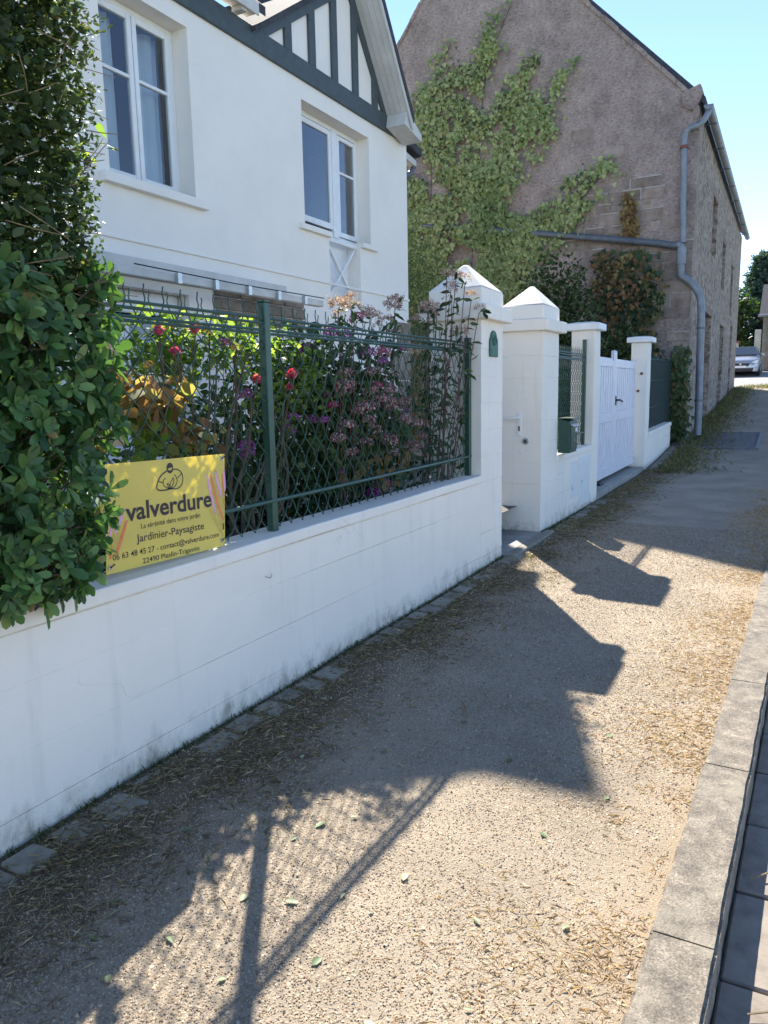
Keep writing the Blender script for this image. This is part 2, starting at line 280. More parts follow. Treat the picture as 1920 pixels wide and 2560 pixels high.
# ---------------------------------------------------------------- helpers
ORG = {}
def tag(o, label=None, cat=None, group=None, kind=None):
    if label: o['label'] = label
    if cat: o['category'] = cat
    if group: o['group'] = group
    if kind: o['kind'] = kind
    return o
def thing(name, label, cat, loc=(0, 0, 0), group=None):
    o = bpy.data.objects.new(name, None); COL.objects.link(o); o.location = loc; o.empty_display_size = 0.1
    ORG[o] = Vector(loc)
    return tag(o, label, cat, group)
def link(name, me, parent=None, loc=None):
    o = bpy.data.objects.new(name, me); COL.objects.link(o)
    if parent is not None:
        o.parent = parent
        ORG[o] = ORG[parent].copy()
        if loc is not None: o.location = Vector(loc)-ORG[parent]; ORG[o] = Vector(loc)
    else:
        if loc is not None: o.location = loc
        ORG[o] = Vector(loc) if loc is not None else Vector((0, 0, 0))
    return o
class MB:
    def __init__(s): s.v = []; s.f = []
    def add(s, vs, fs):
        b = len(s.v); s.v += [tuple(p) for p in vs]; s.f += [tuple(i+b for i in f) for f in fs]; return s
    def box(s, x0, x1, y0, y1, z0, z1):
        return s.add([(x0, y0, z0), (x1, y0, z0), (x1, y1, z0), (x0, y1, z0), (x0, y0, z1), (x1, y0, z1), (x1, y1, z1), (x0, y1, z1)],
                     [(0, 3, 2, 1), (4, 5, 6, 7), (0, 1, 5, 4), (1, 2, 6, 5), (2, 3, 7, 6), (3, 0, 4, 7)])
    def frustum(s, a, za, b, zb):
        (x0, x1, y0, y1), (u0, u1, w0, w1) = a, b
        return s.add([(x0, y0, za), (x1, y0, za), (x1, y1, za), (x0, y1, za), (u0, w0, zb), (u1, w0, zb), (u1, w1, zb), (u0, w1, zb)],
                     [(0, 3, 2, 1), (4, 5, 6, 7), (0, 1, 5, 4), (1, 2, 6, 5), (2, 3, 7, 6), (3, 0, 4, 7)])
    def prism(s, poly, axis, a, b):
        # poly: 2D points in the two other axes (in x,y,z order)
        n = len(poly)
        def P(p, t):
            q = [0, 0, 0]; q[axis] = t; k = [i for i in range(3) if i != axis]; q[k[0]] = p[0]; q[k[1]] = p[1]; return tuple(q)
        vs = [P(p, a) for p in poly]+[P(p, b) for p in poly]
        fs = [tuple(range(n)), tuple(range(2*n-1, n-1, -1))]
        fs += [(i, i+n, (i+1) % n+n, (i+1) % n) for i in range(n)]
        return s.add(vs, fs)
    def tube(s, pts, r, n=8, cap=True):
        pts = [Vector(p) for p in pts]; N = len(pts)
        rs = r if isinstance(r, (list, tuple)) else [r]*N
        vs = []; up = None
        for i, p in enumerate(pts):
            t = (pts[min(i+1, N-1)]-pts[max(i-1, 0)])
            if t.length < 1e-9: t = Vector((0, 0, 1))
            t.normalize()
            if up is None:
                up = Vector((0, 0, 1)) if abs(t.z) < 0.9 else Vector((1, 0, 0))
            a = t.cross(up); a.normalize(); b = a.cross(t); up = b.copy() if abs(b.dot(t)) < .9 else up
            for k in range(n):
                th = 2*math.pi*k/n; vs.append(p+(a*math.cos(th)+b*math.sin(th))*rs[i])
        fs = []
        for i in range(N-1):
            for k in range(n):
                fs.append((i*n+k, i*n+(k+1) % n, (i+1)*n+(k+1) % n, (i+1)*n+k))
        if cap: fs += [tuple(range(n))[::-1], tuple(range((N-1)*n, N*n))]
        return s.add(vs, fs)
    def bar(s, p, q, w, h, up=(0, 0, 1)):
        p, q = Vector(p), Vector(q); t = (q-p).normalized(); up = Vector(up)
        if abs(t.dot(up)) > .98: up = Vector((0, 1, 0))
        a = t.cross(up).normalized()*w/2; b = a.cross(t).normalized()*h/2
        vs = [p-a-b, p+a-b, p+a+b, p-a+b, q-a-b, q+a-b, q+a+b, q-a+b]
        return s.add(vs, [(0, 1, 2, 3), (7, 6, 5, 4), (0, 4, 5, 1), (1, 5, 6, 2), (2, 6, 7, 3), (3, 7, 4, 0)])
    def disc(s, c, nrm, r, h, n=20):
        c = Vector(c); nrm = Vector(nrm).normalized(); return s.tube([c, c+nrm*h], r, n)
    def mesh(s, name, mat, off=Vector((0, 0, 0)), bevel=0, seg=1, smooth=False):
        me = bpy.data.meshes.new(name)
        me.from_pydata([tuple(Vector(p)-off) for p in s.v], [], s.f)
        bm = bmesh.new(); bm.from_mesh(me)
        bmesh.ops.recalc_face_normals(bm, faces=bm.faces)
        if bevel:
            ed = [e for e in bm.edges if len(e.link_faces) == 2 and e.calc_face_angle(0) > 0.4]
            bmesh.ops.bevel(bm, geom=ed, offset=bevel, segments=seg, profile=0.5, affect='EDGES', clamp_overlap=True)
        if smooth:
            for f in bm.faces: f.smooth = True
        bm.to_mesh(me); bm.free()
        if smooth:
            try: me.set_sharp_from_angle(angle=R(50))
            except Exception: pass
        if isinstance(mat, str): mat = MATS[mat]
        me.materials.append(mat)
        return me
    def build(s, name, mat, parent=None, bevel=0, seg=1, smooth=False, kind=None, label=None, cat=None, group=None):
        off = ORG[parent] if parent is not None else Vector((0, 0, 0))
        o = link(name, s.mesh(name, mat, off, bevel, seg, smooth), parent)
        return tag(o, label, cat, group, kind)
def npmesh(name, V, F, mat, rnd=None, smooth=False):
    V = np.asarray(V, np.float32).reshape(-1, 3); F = np.asarray(F, np.int32); k = F.shape[1]
    me = bpy.data.meshes.new(name)
    me.vertices.add(len(V)); me.vertices.foreach_set('co', V.ravel())
    me.loops.add(F.size); me.loops.foreach_set('vertex_index', F.ravel())
    me.polygons.add(len(F)); me.polygons.foreach_set('loop_start', np.arange(0, F.size, k, dtype=np.int32))
    me.polygons.foreach_set('loop_total', np.full(len(F), k, np.int32))
    if smooth: me.polygons.foreach_set('use_smooth', np.ones(len(F), bool))
    if rnd is not None:
        a = me.attributes.new('rnd', 'FLOAT', 'POINT'); a.data.foreach_set('value', np.asarray(rnd, np.float32))
    me.update(calc_edges=True); me.validate()
    me.materials.append(MATS[mat])
    return me
def unit(a): return a/np.maximum(np.linalg.norm(a, axis=-1, keepdims=True), 1e-9)
def frames(d, nrm):
    d = unit(d); s = unit(np.cross(nrm, d)); n = np.cross(d, s)
    return d, s, n
# leaf templates (x along the leaf, y across, z normal); triangles
LEAF = (np.array([[0, 0, 0], [.3, .25, .06], [.3, -.25, .06], [.7, .27, .05], [.7, -.27, .05], [1, 0, -.06], [.3, 0, 0], [.7, 0, 0]]),
        np.array([[0, 6, 1], [0, 2, 6], [6, 7, 3], [6, 3, 1], [6, 2, 4], [6, 4, 7], [7, 5, 3], [7, 4, 5]]))
LEAFS = (np.array([[0, 0, 0], [.5, .28, .06], [.5, -.28, .06], [1, 0, 0]]), np.array([[0, 2, 3], [0, 3, 1]]))
IVY = (np.array([[0, 0, 0], [.1, .5, .08], [.1, -.5, .08], [.55, .33, .04], [.55, -.33, .04], [1, 0, -.08], [.35, 0, -.03]]),
       np.array([[0, 6, 1], [0, 2, 6], [6, 3, 1], [6, 2, 4], [6, 5, 3], [6, 4, 5]]))
BLADE = (np.array([[0, .04, 0], [0, -.04, 0], [.55, 0, .12], [1, 0, 0]]), np.array([[0, 1, 2], [1, 3, 2]]))
PEB = (np.array([[.55, 0, -.16], [.0, .5, -.16], [-.55, .03, -.16], [0, -.5, -.16], [.05, .03, .34]]),
       np.array([[0, 1, 4], [1, 2, 4], [2, 3, 4], [3, 0, 4]]))
def scatter(name, tpl, pos, d, nrm, size, mat, off=Vector((0, 0, 0)), wid=None, jit=0.0, rnd=None):
    V, F = tpl; N = len(pos)
    d, s, n = frames(d, nrm)
    size = np.broadcast_to(np.asarray(size, float), (N,)); wid = size if wid is None else np.broadcast_to(wid, (N,))
    P = pos[:, None, :]+(d*size[:, None])[:, None, :]*V[None, :, 0:1]+(s*wid[:, None])[:, None, :]*V[None, :, 1:2]+(n*size[:, None])[:, None, :]*V[None, :, 2:3]
    if jit: P = P+RNG.normal(0, 1, P.shape)*size[:, None, None]*jit
    P = P-np.array(off)
    FF = (F[None]+np.arange(N)[:, None, None]*len(V)).reshape(-1, F.shape[1])
    rr = np.repeat(RNG.random(N) if rnd is None else rnd, len(V))
    return npmesh(name, P.reshape(-1, 3), FF, mat, rr)
def rdir(N, zbias=0.0):
    a = RNG.normal(size=(N, 3)); a[:, 2] += zbias; return unit(a)
def vnoise(P, s, seed=0):
    P = np.asarray(P)*s; i = np.floor(P).astype(int); f = P-i; f = f*f*(3-2*f)
    def h(a, b): 
        q = (a*374761393+b*668265263+seed*974711) & 0x7fffffff
        q = ((q ^ (q >> 13))*1274126177) & 0x7fffffff
        return ((q ^ (q >> 16)) & 0xffff)/65535.
    x, y = i[..., 0], i[..., 1]; u, v = f[..., 0], f[..., 1]
    return (h(x, y)*(1-u)+h(x+1, y)*u)*(1-v)+(h(x, y+1)*(1-u)+h(x+1, y+1)*u)*v
def inpoly(P, poly):
    x, y = P[:, 0], P[:, 1]; r = np.zeros(len(P), bool); n = len(poly)
    for i in range(n):
        x0, y0 = poly[i]; x1, y1 = poly[(i+1) % n]
        c = ((y0 > y) != (y1 > y)) & (x < (x1-x0)*(y-y0)/((y1-y0) or 1e-9)+x0); r ^= c
    return r
def wallgrid(mb, xs, zs, isopen, y0, y1):
    nx, nz = len(xs)-1, len(zs)-1
    op = [[isopen((xs[i]+xs[i+1])/2, (zs[j]+zs[j+1])/2) for j in range(nz)] for i in range(nx)]
    O = lambda i, j: True if i < 0 or j < 0 or i >= nx or j >= nz else op[i][j]
    for i in range(nx):
        for j in range(nz):
            if op[i][j]: continue
            a, b, c, d = xs[i], xs[i+1], zs[j], zs[j+1]
            mb.add([(a, y0, c), (b, y0, c), (b, y0, d), (a, y0, d)], [(0, 1, 2, 3)])
            mb.add([(a, y1, c), (b, y1, c), (b, y1, d), (a, y1, d)], [(3, 2, 1, 0)])
            if O(i-1, j): mb.add([(a, y0, c), (a, y1, c), (a, y1, d), (a, y0, d)], [(3, 2, 1, 0)])
            if O(i+1, j): mb.add([(b, y0, c), (b, y1, c), (b, y1, d), (b, y0, d)], [(0, 1, 2, 3)])
            if O(i, j-1): mb.add([(a, y0, c), (b, y0, c), (b, y1, c), (a, y1, c)], [(3, 2, 1, 0)])
            if O(i, j+1): mb.add([(a, y0, d), (b, y0, d), (b, y1, d), (a, y1, d)], [(0, 1, 2, 3)])
def gz(x):
    x = np.asarray(x, float); t = np.clip((x-12.5)/3.0, 0, 1)
    r = np.where(x < 12.5, 0, np.where(x < 15.5, 0.07*3*t*t/2, 0.105+0.07*(x-15.5)))
    return np.minimum(r, 3.4)
def gzf(x): return float(gz(x))
def kerbY(x): return -1.89-0.034*(x) if x < 9 else -2.196

# ================================================================ GROUND AND STREET
def sheet(name, xs, ys, zf, mat, kind='structure'):
    xs = np.asarray(xs); V = []
    for x in xs:
        yy = ys(x) if callable(ys) else ys
        for y in yy: V.append((x, y, zf(x, y)))
    k = len(ys(xs[0]) if callable(ys) else ys); F = []
    for i in range(len(xs)-1):
        for j in range(k-1): F.append((i*k+j, (i+1)*k+j, (i+1)*k+j+1, i*k+j+1))
    me = npmesh(name, V, F, mat, smooth=True); o = link(name, me); tag(o, kind=kind); return o
XL = np.concatenate([np.arange(-60, -3, 6.), np.arange(-3, 12.5, 1.), np.arange(12.5, 60, 1.5), np.arange(62, 420, 20)])
sheet('terrain', XL, [-160, -60, -20, -9, -2.4, 0, 3, 10, 40, 160], lambda x, y: gzf(x)-0.34, 'terrain')
XP = np.concatenate([np.arange(-2, 9, .25), np.arange(9, 35, .5)])
def undul(x, y): return 0.012*math.sin(x*2.3+y*1.7)*math.sin(y*2.9-x*.9) if x < 12 else 0.0
pavement = sheet('pavement', XP, lambda x: [kerbY(x)-.025+(0.025-kerbY(x))*t for t in np.linspace(0, 1, 14)], lambda x, y: gzf(x)+0.6*undul(x, y), 'gravel_bed')
sheet('road', np.concatenate([np.arange(-40, 12.5, 1.25), np.arange(12.5, 62, 1.5)]), lambda x: [-8.5, -6, -4, kerbY(max(x, -2))-.625], lambda x, y: gzf(x)-0.128, 'asphalt')
sheet('crossroad', np.arange(34.4, 62, 1.5), [-8.6, -4, -1, 2, 8, 14], lambda x, y: gzf(x)-0.02, 'far_road')
# kerb of long granite stones, each its own piece
kerb = link('kerb', MB().add([], []).mesh('kerb', 'concrete')) if False else None
mb = MB()
for i in range(30):
    a = -2+i*1.25; b = a+1.25; ya, yb = kerbY(a), kerbY(b); za, zb = gzf(a), gzf(b)
    mb.add([(a, ya-.14, za-.3), (b, yb-.14, zb-.3), (b, yb-.02, zb-.3), (a, ya-.02, za-.3), (a, ya-.14, za-.14), (b, yb-.14, zb-.14), (b, yb-.02, zb-.03), (a, ya-.02, za-.03)],
           [(0, 3, 2, 1), (4, 5, 6, 7), (0, 1, 5, 4), (2, 3, 7, 6)])
kerb = mb.build('kerb', 'concrete', kind='structure')
x = -1.2; k = 0; rk = random.Random(3)
while x < 33:
    L = rk.uniform(.85, 1.15) if x < 12 else 2.0
    a, b = x+.0035, x+L-.0035
    bm = bmesh.new(); bmesh.ops.create_cube(bm, size=1)
    bmesh.ops.subdivide_edges(bm, edges=[e for e in bm.edges if abs((e.verts[0].co-e.verts[1].co).x) > .5], cuts=24 if x < 6 else 2)
    W = .172
    bmesh.ops.bevel(bm, geom=[e for e in bm.edges if all(abs(v.co.z-.5) < .01 for v in e.verts) and (all(v.co.y < -.4 for v in e.verts) or all(v.co.y > .4 for v in e.verts))], offset=.05, segments=2, affect='EDGES')
    for v in bm.verts:
        xx = a+(v.co.x+.5)*(b-a); yk = kerbY(xx)
        j = 0.0008
        v.co = Vector((xx, yk-W+(v.co.y+.5)*W+rk.uniform(-j, j), gzf(xx)-.22+(v.co.z+.5)*.235+rk.uniform(-j, j)*(.6)))
    for v in bm.verts:
        q = np.array([[v.co.x*7+(40 if v.co.y < kerbY(v.co.x)-.09 else 0), 3.3]]); w_ = float(vnoise(q, 1, 31))-.5; w2 = float(vnoise(q*3.1, 1, 33))-.5
        v.co.y += .006*w_+.004*w2; v.co.z += .004*w_+.003*w2
    me = bpy.data.meshes.new('kerb_stone'); bm.to_mesh(me); bm.free(); me.materials.append(MATS['kerb_stone'])
    link('kerb_stone', me, kerb); x += L
# gutter slabs at the foot of the kerb
mb = MB(); 
for i in range(32):
    a = -2+i; b = a+1
    mb.add([(a, kerbY(a)-.62, gzf(a)-.145), (b, kerbY(b)-.62, gzf(b)-.145), (b, kerbY(b)-.17, gzf(b)-.145), (a, kerbY(a)-.17, gzf(a)-.145)], [(0, 1, 2, 3)])
gutter = mb.build('gutter', 'garden_soil', kind='structure')
x = 0.9
while x < 12:
    L = rk.uniform(.36, .44); a, b = x+.007, x+L-.007
    for (o0, o1) in ((.176, .41), (.418, .62)):
        mb = MB(); t = rk.uniform(-.003, .003)
        mb.add([(a, kerbY(a)-o1, gzf(a)-.2), (b, kerbY(b)-o1, gzf(b)-.2), (b, kerbY(b)-o0, gzf(b)-.2), (a, kerbY(a)-o0, gzf(a)-.2),
                (a, kerbY(a)-o1, gzf(a)-.125+t), (b, kerbY(b)-o1, gzf(b)-.125+t), (b, kerbY(b)-o0, gzf(b)-.128+t), (a, kerbY(a)-o0, gzf(a)-.128+t)],
               [(0, 3, 2, 1), (4, 5, 6, 7), (0, 1, 5, 4), (1, 2, 6, 5), (2, 3, 7, 6), (3, 0, 4, 7)])
        mb.build('gutter_slab', 'slab_stone', gutter, bevel=.006)
    x += L
# row of edging stones along the foot of the wall
x = .95
while x < 17:
    if 6.25 < x < 7.52 or 10.05 < x < 13.9: x += .2; continue
    L = rk.uniform(.15, .23); wdt = rk.uniform(.11, .15); z = gzf(x)+rk.uniform(.0, .010)
    g_ = rk.uniform(.01, .03); a, b = x+g_, x+L-.005
    y1 = -.035+rk.uniform(-.012, .006); y0 = y1-wdt
    mb = MB(); j = lambda: rk.uniform(-.012, .012)
    sl = (gzf(b)-gzf(a))
    top = [(a+j(), y0+j(), z), (b+j(), y0+j(), z+sl), (b+j(), y1, z+.004+sl), (a+j(), y1, z+.004)]
    mb.add([(p[0], p[1], z-.09) for p in top]+top, [(0, 3, 2, 1), (4, 5, 6, 7), (0, 1, 5, 4), (1, 2, 6, 5), (2, 3, 7, 6), (3, 0, 4, 7)])
    mb.build('edging_stone', 'edge_stone', pavement, bevel=.009)
    x += L
# garden level behind the wall
sheet('garden', np.concatenate([np.arange(-6, 12.5, 2), np.arange(12.5, 18, .5)]), [.25, 1.5, 3.3, 9], lambda x, y: .28+gzf(x), 'garden_soil')

# ---- loose gravel on the pavement (uncountable)
def onpave(N, xmax, p=1.6):
    u = RNG.random(N); x = .35+(xmax-.35)*u**p
    t = RNG.random(N); ky = np.array([kerbY(v) for v in x]); y = ky*(1-t)*.995-.01*t
    return x, y, ky
N = 230000
x, y, ky = onpave(N, 8.5, 1.9)
P2 = np.stack([x, y], 1)
dens = vnoise(P2, 2.1, 1)*.6+vnoise(P2, 7, 2)*.4
cen = np.clip((-.18-y)/.35, 0, 1)*np.clip((y-ky)/.30, .65, 1)
keep = RNG.random(N) < np.clip(.45+.9*dens, 0, 1)*np.clip(cen, .22, 1)
x, y = x[keep], y[keep]; N = len(x)
zz = np.array([.6*undul(a, b) for a, b in zip(x, y)])
big = RNG.random(N)
sz = np.where(big > .985, RNG.uniform(.010, .016, N), RNG.uniform(.0045, .0095, N))*(1+.12*np.clip(x-2, 0, 6))
pos = np.stack([x, y, zz+sz*.12], 1)
d = np.stack([RNG.normal(size=N), RNG.normal(size=N), RNG.normal(size=N)*.2], 1); nn = np.stack([RNG.normal(size=N)*.25, RNG.normal(size=N)*.25, np.ones(N)], 1)
o = link('loose_gravel', scatter('loose_gravel', PEB, pos, d, nn, sz, 'pebble', wid=sz*RNG.uniform(.7, 1.1, N), jit=.06)); tag(o, 'beige loose gravel strewn over the pavement', 'gravel', kind='stuff')
# ---- dead grass along the wall and along the kerb (uncountable)
def blades(name, mat, x, y, L, up, label, zoff=0, wid=1.0):
    N = len(x); zz = gz(x)+np.array([.6*undul(a, b) for a, b in zip(x, y)])+zoff
    th = RNG.random(N)*2*math.pi; d = np.stack([np.cos(th), np.sin(th), RNG.uniform(up[0], up[1], N)], 1)
    o = link(name, scatter(name, BLADE, np.stack([x, y, zz], 1), d, rdir(N, 1.0), L, mat, wid=L*wid*RNG.uniform(.6, 1.3, N)))
    return tag(o, label, 'grass', kind='stuff')
N = 46000
x = .9+13*RNG.random(N)**1.5; y = -.05-np.abs(RNG.normal(.06, .27, N))
P2 = np.stack([x, y], 1); keep = (RNG.random(N) < np.clip((vnoise(P2, 2.6, 5)*.6+vnoise(P2, 9, 6)*.4-.22)*2.2, 0, 1)) & (y > -1.25) & ~((x > 6.3) & (x < 7.5) & (y > -.2))
x, y = x[keep], y[keep]
blades('dead_grass', 'grass_dry', x, y, RNG.uniform(.012, .05, len(x))*(1+.05*x), (.0, .45), 'brown dead grass and straw matted along the foot of the wall')
N = 34000
x = .9+11*RNG.random(N)**1.6; ky = np.array([kerbY(v) for v in x]); y = ky-.01+np.abs(RNG.normal(0, .26, N))
P2 = np.stack([x, y], 1); keep = RNG.random(N) < np.clip((vnoise(P2, 2.2, 8)*.55+vnoise(P2, 8, 9)*.45-.25)*1.9, 0, 1)
x, y = x[keep], y[keep]
blades('straw_grass', 'grass_straw', x, y, RNG.uniform(.006, .034, len(x))*(1+.05*x), (-.02, .3), 'orange straw coloured dry grass along the kerb edge')
N = 9000
x = 13.5+21*RNG.random(N); y = -.25-np.abs(RNG.normal(0, .38, N))-(x > 33)*RNG.random(N)*1.2
blades('verge_grass', 'grass_green', x, y, RNG.uniform(.06, .17, N), (.2, 1.6), 'weedy grass growing at the foot of the barn', wid=.6)
# moss and weeds in the joint at the foot of the pier and wall
N = 2400
x = np.concatenate([7.48+1.7*RNG.random(N//2)**1.5, 1+5.3*RNG.random(N//2)]); y = np.concatenate([-.01-np.abs(RNG.normal(0, .03, N//2)), -.012-np.abs(RNG.normal(0, .012, N//2))])
blades('joint_moss', 'leaf_dark', x, y, RNG.uniform(.012, .04, N), (.4, 2.2), 'dark moss filling the joint along the wall foot', wid=2.)
# leaves shed on the gravel: countable, one object each
def leafobj(V, F, s, name, mat):
    return npmesh(name, V*s, F, mat, np.zeros(len(V)))
lm = [leafobj(LEAF[0]*np.array([1, w_, 1]), LEAF[1], s, 'fallen_leaf', 'leaf_fallen') for w_, s in ((1, .055), (.7, .05), (1.1, .042))]
rl = random.Random(21); spots = []
for (u, v) in [(1.62, -1.02), (1.72, -1.12), (1.9, -.82), (2.02, -.86), (2.1, -.95), (1.55, -.86), (1.47, -1.2), (1.8, -1.5), (1.35, -1.4), (2.4, -.5), (2.6, -.8), (3.0, -1.0), (2.9, -.62), (3.4, -1.25), (3.9, -.9), (2.3, -1.55), (1.5, -1.62), (1.9, -1.75), (2.6, -1.7), (3.1, -1.6), (1.25, -.6), (1.4, -.52), (1.75, -.45), (2.0, -.35), (1.15, -.75), (1.28, -1.0), (2.75, -1.3), (3.6, -.5), (4.4, -1.2), (1.68, -.62), (2.2, -.62), (1.42, -1.75), (4.9, -1.5), (1.33, -.8), (1.85, -1.25)]:
    sh = v > -.63*1.0 and u < 3
    o = link('fallen_leaf', lm[rl.randrange(3)], None, (u, v, .0065+.6*undul(u, v)))
    o.rotation_euler = (rl.uniform(-.2, .2), rl.uniform(-.10, .05), rl.uniform(0, 6.28)); k = rl.uniform(.45, .85); o.scale = (k, k, k)
    where = 'in the shade close to the wall' if v > -.64 else ('on the gravel near the kerb' if v < -1.45 else ('on the gravel right of the fence post shadow' if u > 1.95 else 'on the sunny gravel near the fence post shadow'))
    tag(o, 'small green hedge leaf fallen '+where, 'leaf', 'green leaves fallen on the pavement')
for i, (u, v, a, lab) in enumerate([(1.98, -2.36, 1.9, 'dry straw twig lying on the gutter slabs nearest the viewer'), (2.62, -2.32, 2.2, 'thin pale twig on the gutter slabs beside the kerb'), (3.05, -.98, .6, 'short brown twig lying on the shaded gravel')]):
    mb = MB(); p = Vector((u, v, (-.112 if v < -2 else .014))); dd = Vector((math.cos(a), math.sin(a), 0))*.16
    mb.tube([p, p+dd*.5+Vector((.012, .006, .008)), p+dd], [.004, .004, .002], 5); mb.tube([p+dd*.4, p+dd*.7+Vector((.03, -.03, .005))], .0025, 4)
    mb.build('twig', 'twig', None, label=lab, cat='twig')
# iron grating let into the pavement by the barn
gr = thing('drain_grating', 'grey metal slatted grating set in the pavement near the barn', 'grating', (17.6, -.95, gzf(17.6)))
def gzz(x): return gzf(x)+.012
mb = MB()
for (a, b) in (((16.8, -.3), (19.3, -.3)), ((19.3, -.3), (19.3, -1.7)), ((19.3, -1.7), (16.8, -1.7)), ((16.8, -1.7), (16.8, -.3))):
    mb.bar((a[0], a[1], gzz(a[0])), (b[0], b[1], gzz(b[0])), .06, .05)
mb.build('frame', 'grate_metal', gr)
for i in range(20):
    x = 16.87+i*.122; MB().bar((x, -.33, gzz(x)), (x, -1.72, gzz(x)), .05, .03).build('slat', 'grate_metal', gr)
MB().add([(16.8, -.3, gzz(16.8)-.01), (19.3, -.3, gzz(19.3)-.01), (19.3, -1.7, gzz(19.3)-.01), (16.8, -1.7, gzz(16.8)-.01)], [(3, 2, 1, 0)]).build('shade_sheet', 'car_black', gr)  # flat black sheet between the slats; its colour stands for the shade below

# ================================================================ BOUNDARY WALL, PIERS, GATES
def wobble(me, amp, seed=0, cuts=0):
    bm = bmesh.new(); bm.from_mesh(me)
    if cuts:
        bmesh.ops.subdivide_edges(bm, edges=[e for e in bm.edges if e.calc_length() > .3], cuts=cuts, use_grid_fill=True)
    for v in bm.verts:
        p = v.co
        v.co += Vector((math.sin(p.z*7+seed), math.sin(p.x*3.1+p.z*9+seed*2), math.sin(p.x*4.3+p.y*5+seed)))*amp
    bm.to_mesh(me); bm.free()
def course_wall(name, label, x0, x1, y0, y1, zs, parent=None, mat='wall_white', base=None):
    """masonry built of courses; joints recessed"""
    for i in range(len(zs)-1):
        mb = MB(); mb.box(x0, x1, y0, y1, zs[i]+.0003, zs[i+1]-.0003)
        o = mb.build('block_course', mat, parent, bevel=.0014)
        wobble(o.data, .0015, i*1.7, 6)
    mb = MB(); mb.box(x0+.006, x1-.006, y0+.006, y1-.006, zs[0], zs[-1]); mb.build('core', mat, parent)
gw = thing('garden_wall', 'long low white painted block wall under the green mesh fence with the yellow sign', 'wall', (3.0, .1, 0))
course_wall('', '', -1.5, 5.785, 0, .2, [-.05, .105, .32, .555, .735], gw)
mb = MB(); mb.box(-1.5, 5.785, -.012, .212, .738, .80); o = mb.build('coping', 'wall_white', gw, bevel=.009, seg=2); wobble(o.data, .002, .4, 8)
MB().box(-1.5, 5.784, -.004, .20, .7345, .7385).build('rust_stain_line', 'rust_line', gw)
# rusty hook in the face of the wall
mb = MB(); mb.tube([(2.85, .002, .615), (2.85, -.03, .612), (2.853, -.036, .622), (2.851, -.034, .634)], .0028, 6); mb.build('hook', 'steel', gw)
# wall under the little fence and right of the gate
lw = thing('meter_wall', 'short white wall with meter cabinet doors between pier and gate post', 'wall', (8.9, .1, 0))
course_wall('', '', 8.10, 9.80, .003, .2, [-.05, .12, .33, .55, .70], lw, 'wall_white')
mb = MB(); mb.box(8.10, 9.80, -.014, .215, .702, .775); mb.build('coping', 'wall_white', lw, bevel=.009, seg=2)
d = MB().box(8.72, 9.05, -.006, .004, .20, .64).build('cabinet_door', 'white_paint', lw, bevel=.003)
MB().tube([(8.78, -.008, .37), (8.78, -.012, .30)], .006, 6).build('latch', 'steel', d)
d = MB().box(9.12, 9.64, -.012, .004, .06, .66).build('cabinet_door', 'white_paint', lw, bevel=.004)
MB().box(9.17, 9.59, -.017, -.012, .10, .62).build('door_panel', 'white_paint', d, bevel=.003)
MB().disc((9.2, -.018, .36), (0, -1, 0), .012, .006, 10).build('lock', 'steel', d)
rw = thing('end_wall', 'low white wall right of the gate running up to the stone barn', 'wall', (15.6, .1, gzf(15.6)))
for i, (a, b) in enumerate(((.0, .27), (.271, .49), (.491, .652))):
    mb = MB(); P = []
    for x in (14.2, 17.1): P += [(x, 0, gzf(x)*0+a-.05+(.06 if x > 15 else 0)), (x, .2, a-.05+(.06 if x > 15 else 0)), (x, .2, b-.05+(.06 if x > 15 else 0)-.001), (x, 0, b-.05+(.06 if x > 15 else 0)-.001)]
    mb.add(P, [(0, 1, 2, 3), (7, 6, 5, 4), (0, 4, 5, 1), (1, 5, 6, 2), (2, 6, 7, 3), (3, 7, 4, 0)]); mb.build('block_course', 'wall_white', rw, bevel=.003)
mb = MB(); mb.add([(14.2, -.02, .60), (17.1, -.02, .66), (17.1, .22, .66), (14.2, .22, .60), (14.2, -.02, .68), (17.1, -.02, .74), (17.1, .22, .74), (14.2, .22, .68)],
                  [(0, 3, 2, 1), (4, 5, 6, 7), (0, 1, 5, 4), (1, 2, 6, 5), (2, 3, 7, 6), (3, 0, 4, 7)]); mb.build('coping', 'wall_white', rw, bevel=.01)

def pier(name, label, x0, x1, y1, zl):
    t = thing(name, label, 'gate pier', ((x0+x1)/2, y1/2, 0), 'white masonry gate piers')
    zs = [-.05, .10, .30, .52, .735, .95, 1.17, 1.39, 1.61, 1.83, zl]
    for i in range(len(zs)-1):
        mb = MB(); mb.box(x0, x1, -.001, y1, zs[i]+.001, zs[i+1]-.001); o = mb.build('block_course', 'pier_white', t, bevel=.0016); wobble(o.data, .0018, i*2.3+x0, 3)
    MB().box(x0+.005, x1-.005, .004, y1-.005, zs[0], zl).build('core', 'pier_white', t)
    o = MB().box(x0-.07, x1+.07, -.07, y1+.07, zl, zl+.115).build('cornice', 'pier_white', t, bevel=.012, seg=2); wobble(o.data, .003, x0, 3)
    xm, ym = (x0+x1)/2, y1/2
    mb = MB(); mb.box(x0-.005, x1+.005, -.005, y1+.005, zl+.115, zl+.255); o = mb.build('cap_block', 'pier_white', t, bevel=.012, seg=2); wobble(o.data, .003, x0*2, 3)
    mb = MB(); mb.frustum((x0-.004, x1+.004, -.004, y1+.004), zl+.2545, (xm-.02, xm+.02, ym-.02, ym+.02), zl+.475)
    o = mb.build('pyramid_cap', 'pier_white', t, bevel=.012, seg=2); wobble(o.data, .006, x0*3, 4)
    return t
p1 = pier('gate_pier', 'white gate pier with pyramid cap and the green number plaque', 5.785, 6.30, .46, 2.06)
p2 = pier('gate_pier', 'white gate pier with pyramid cap carrying a door handle and the mailbox', 7.50, 8.10, .43, 2.075)
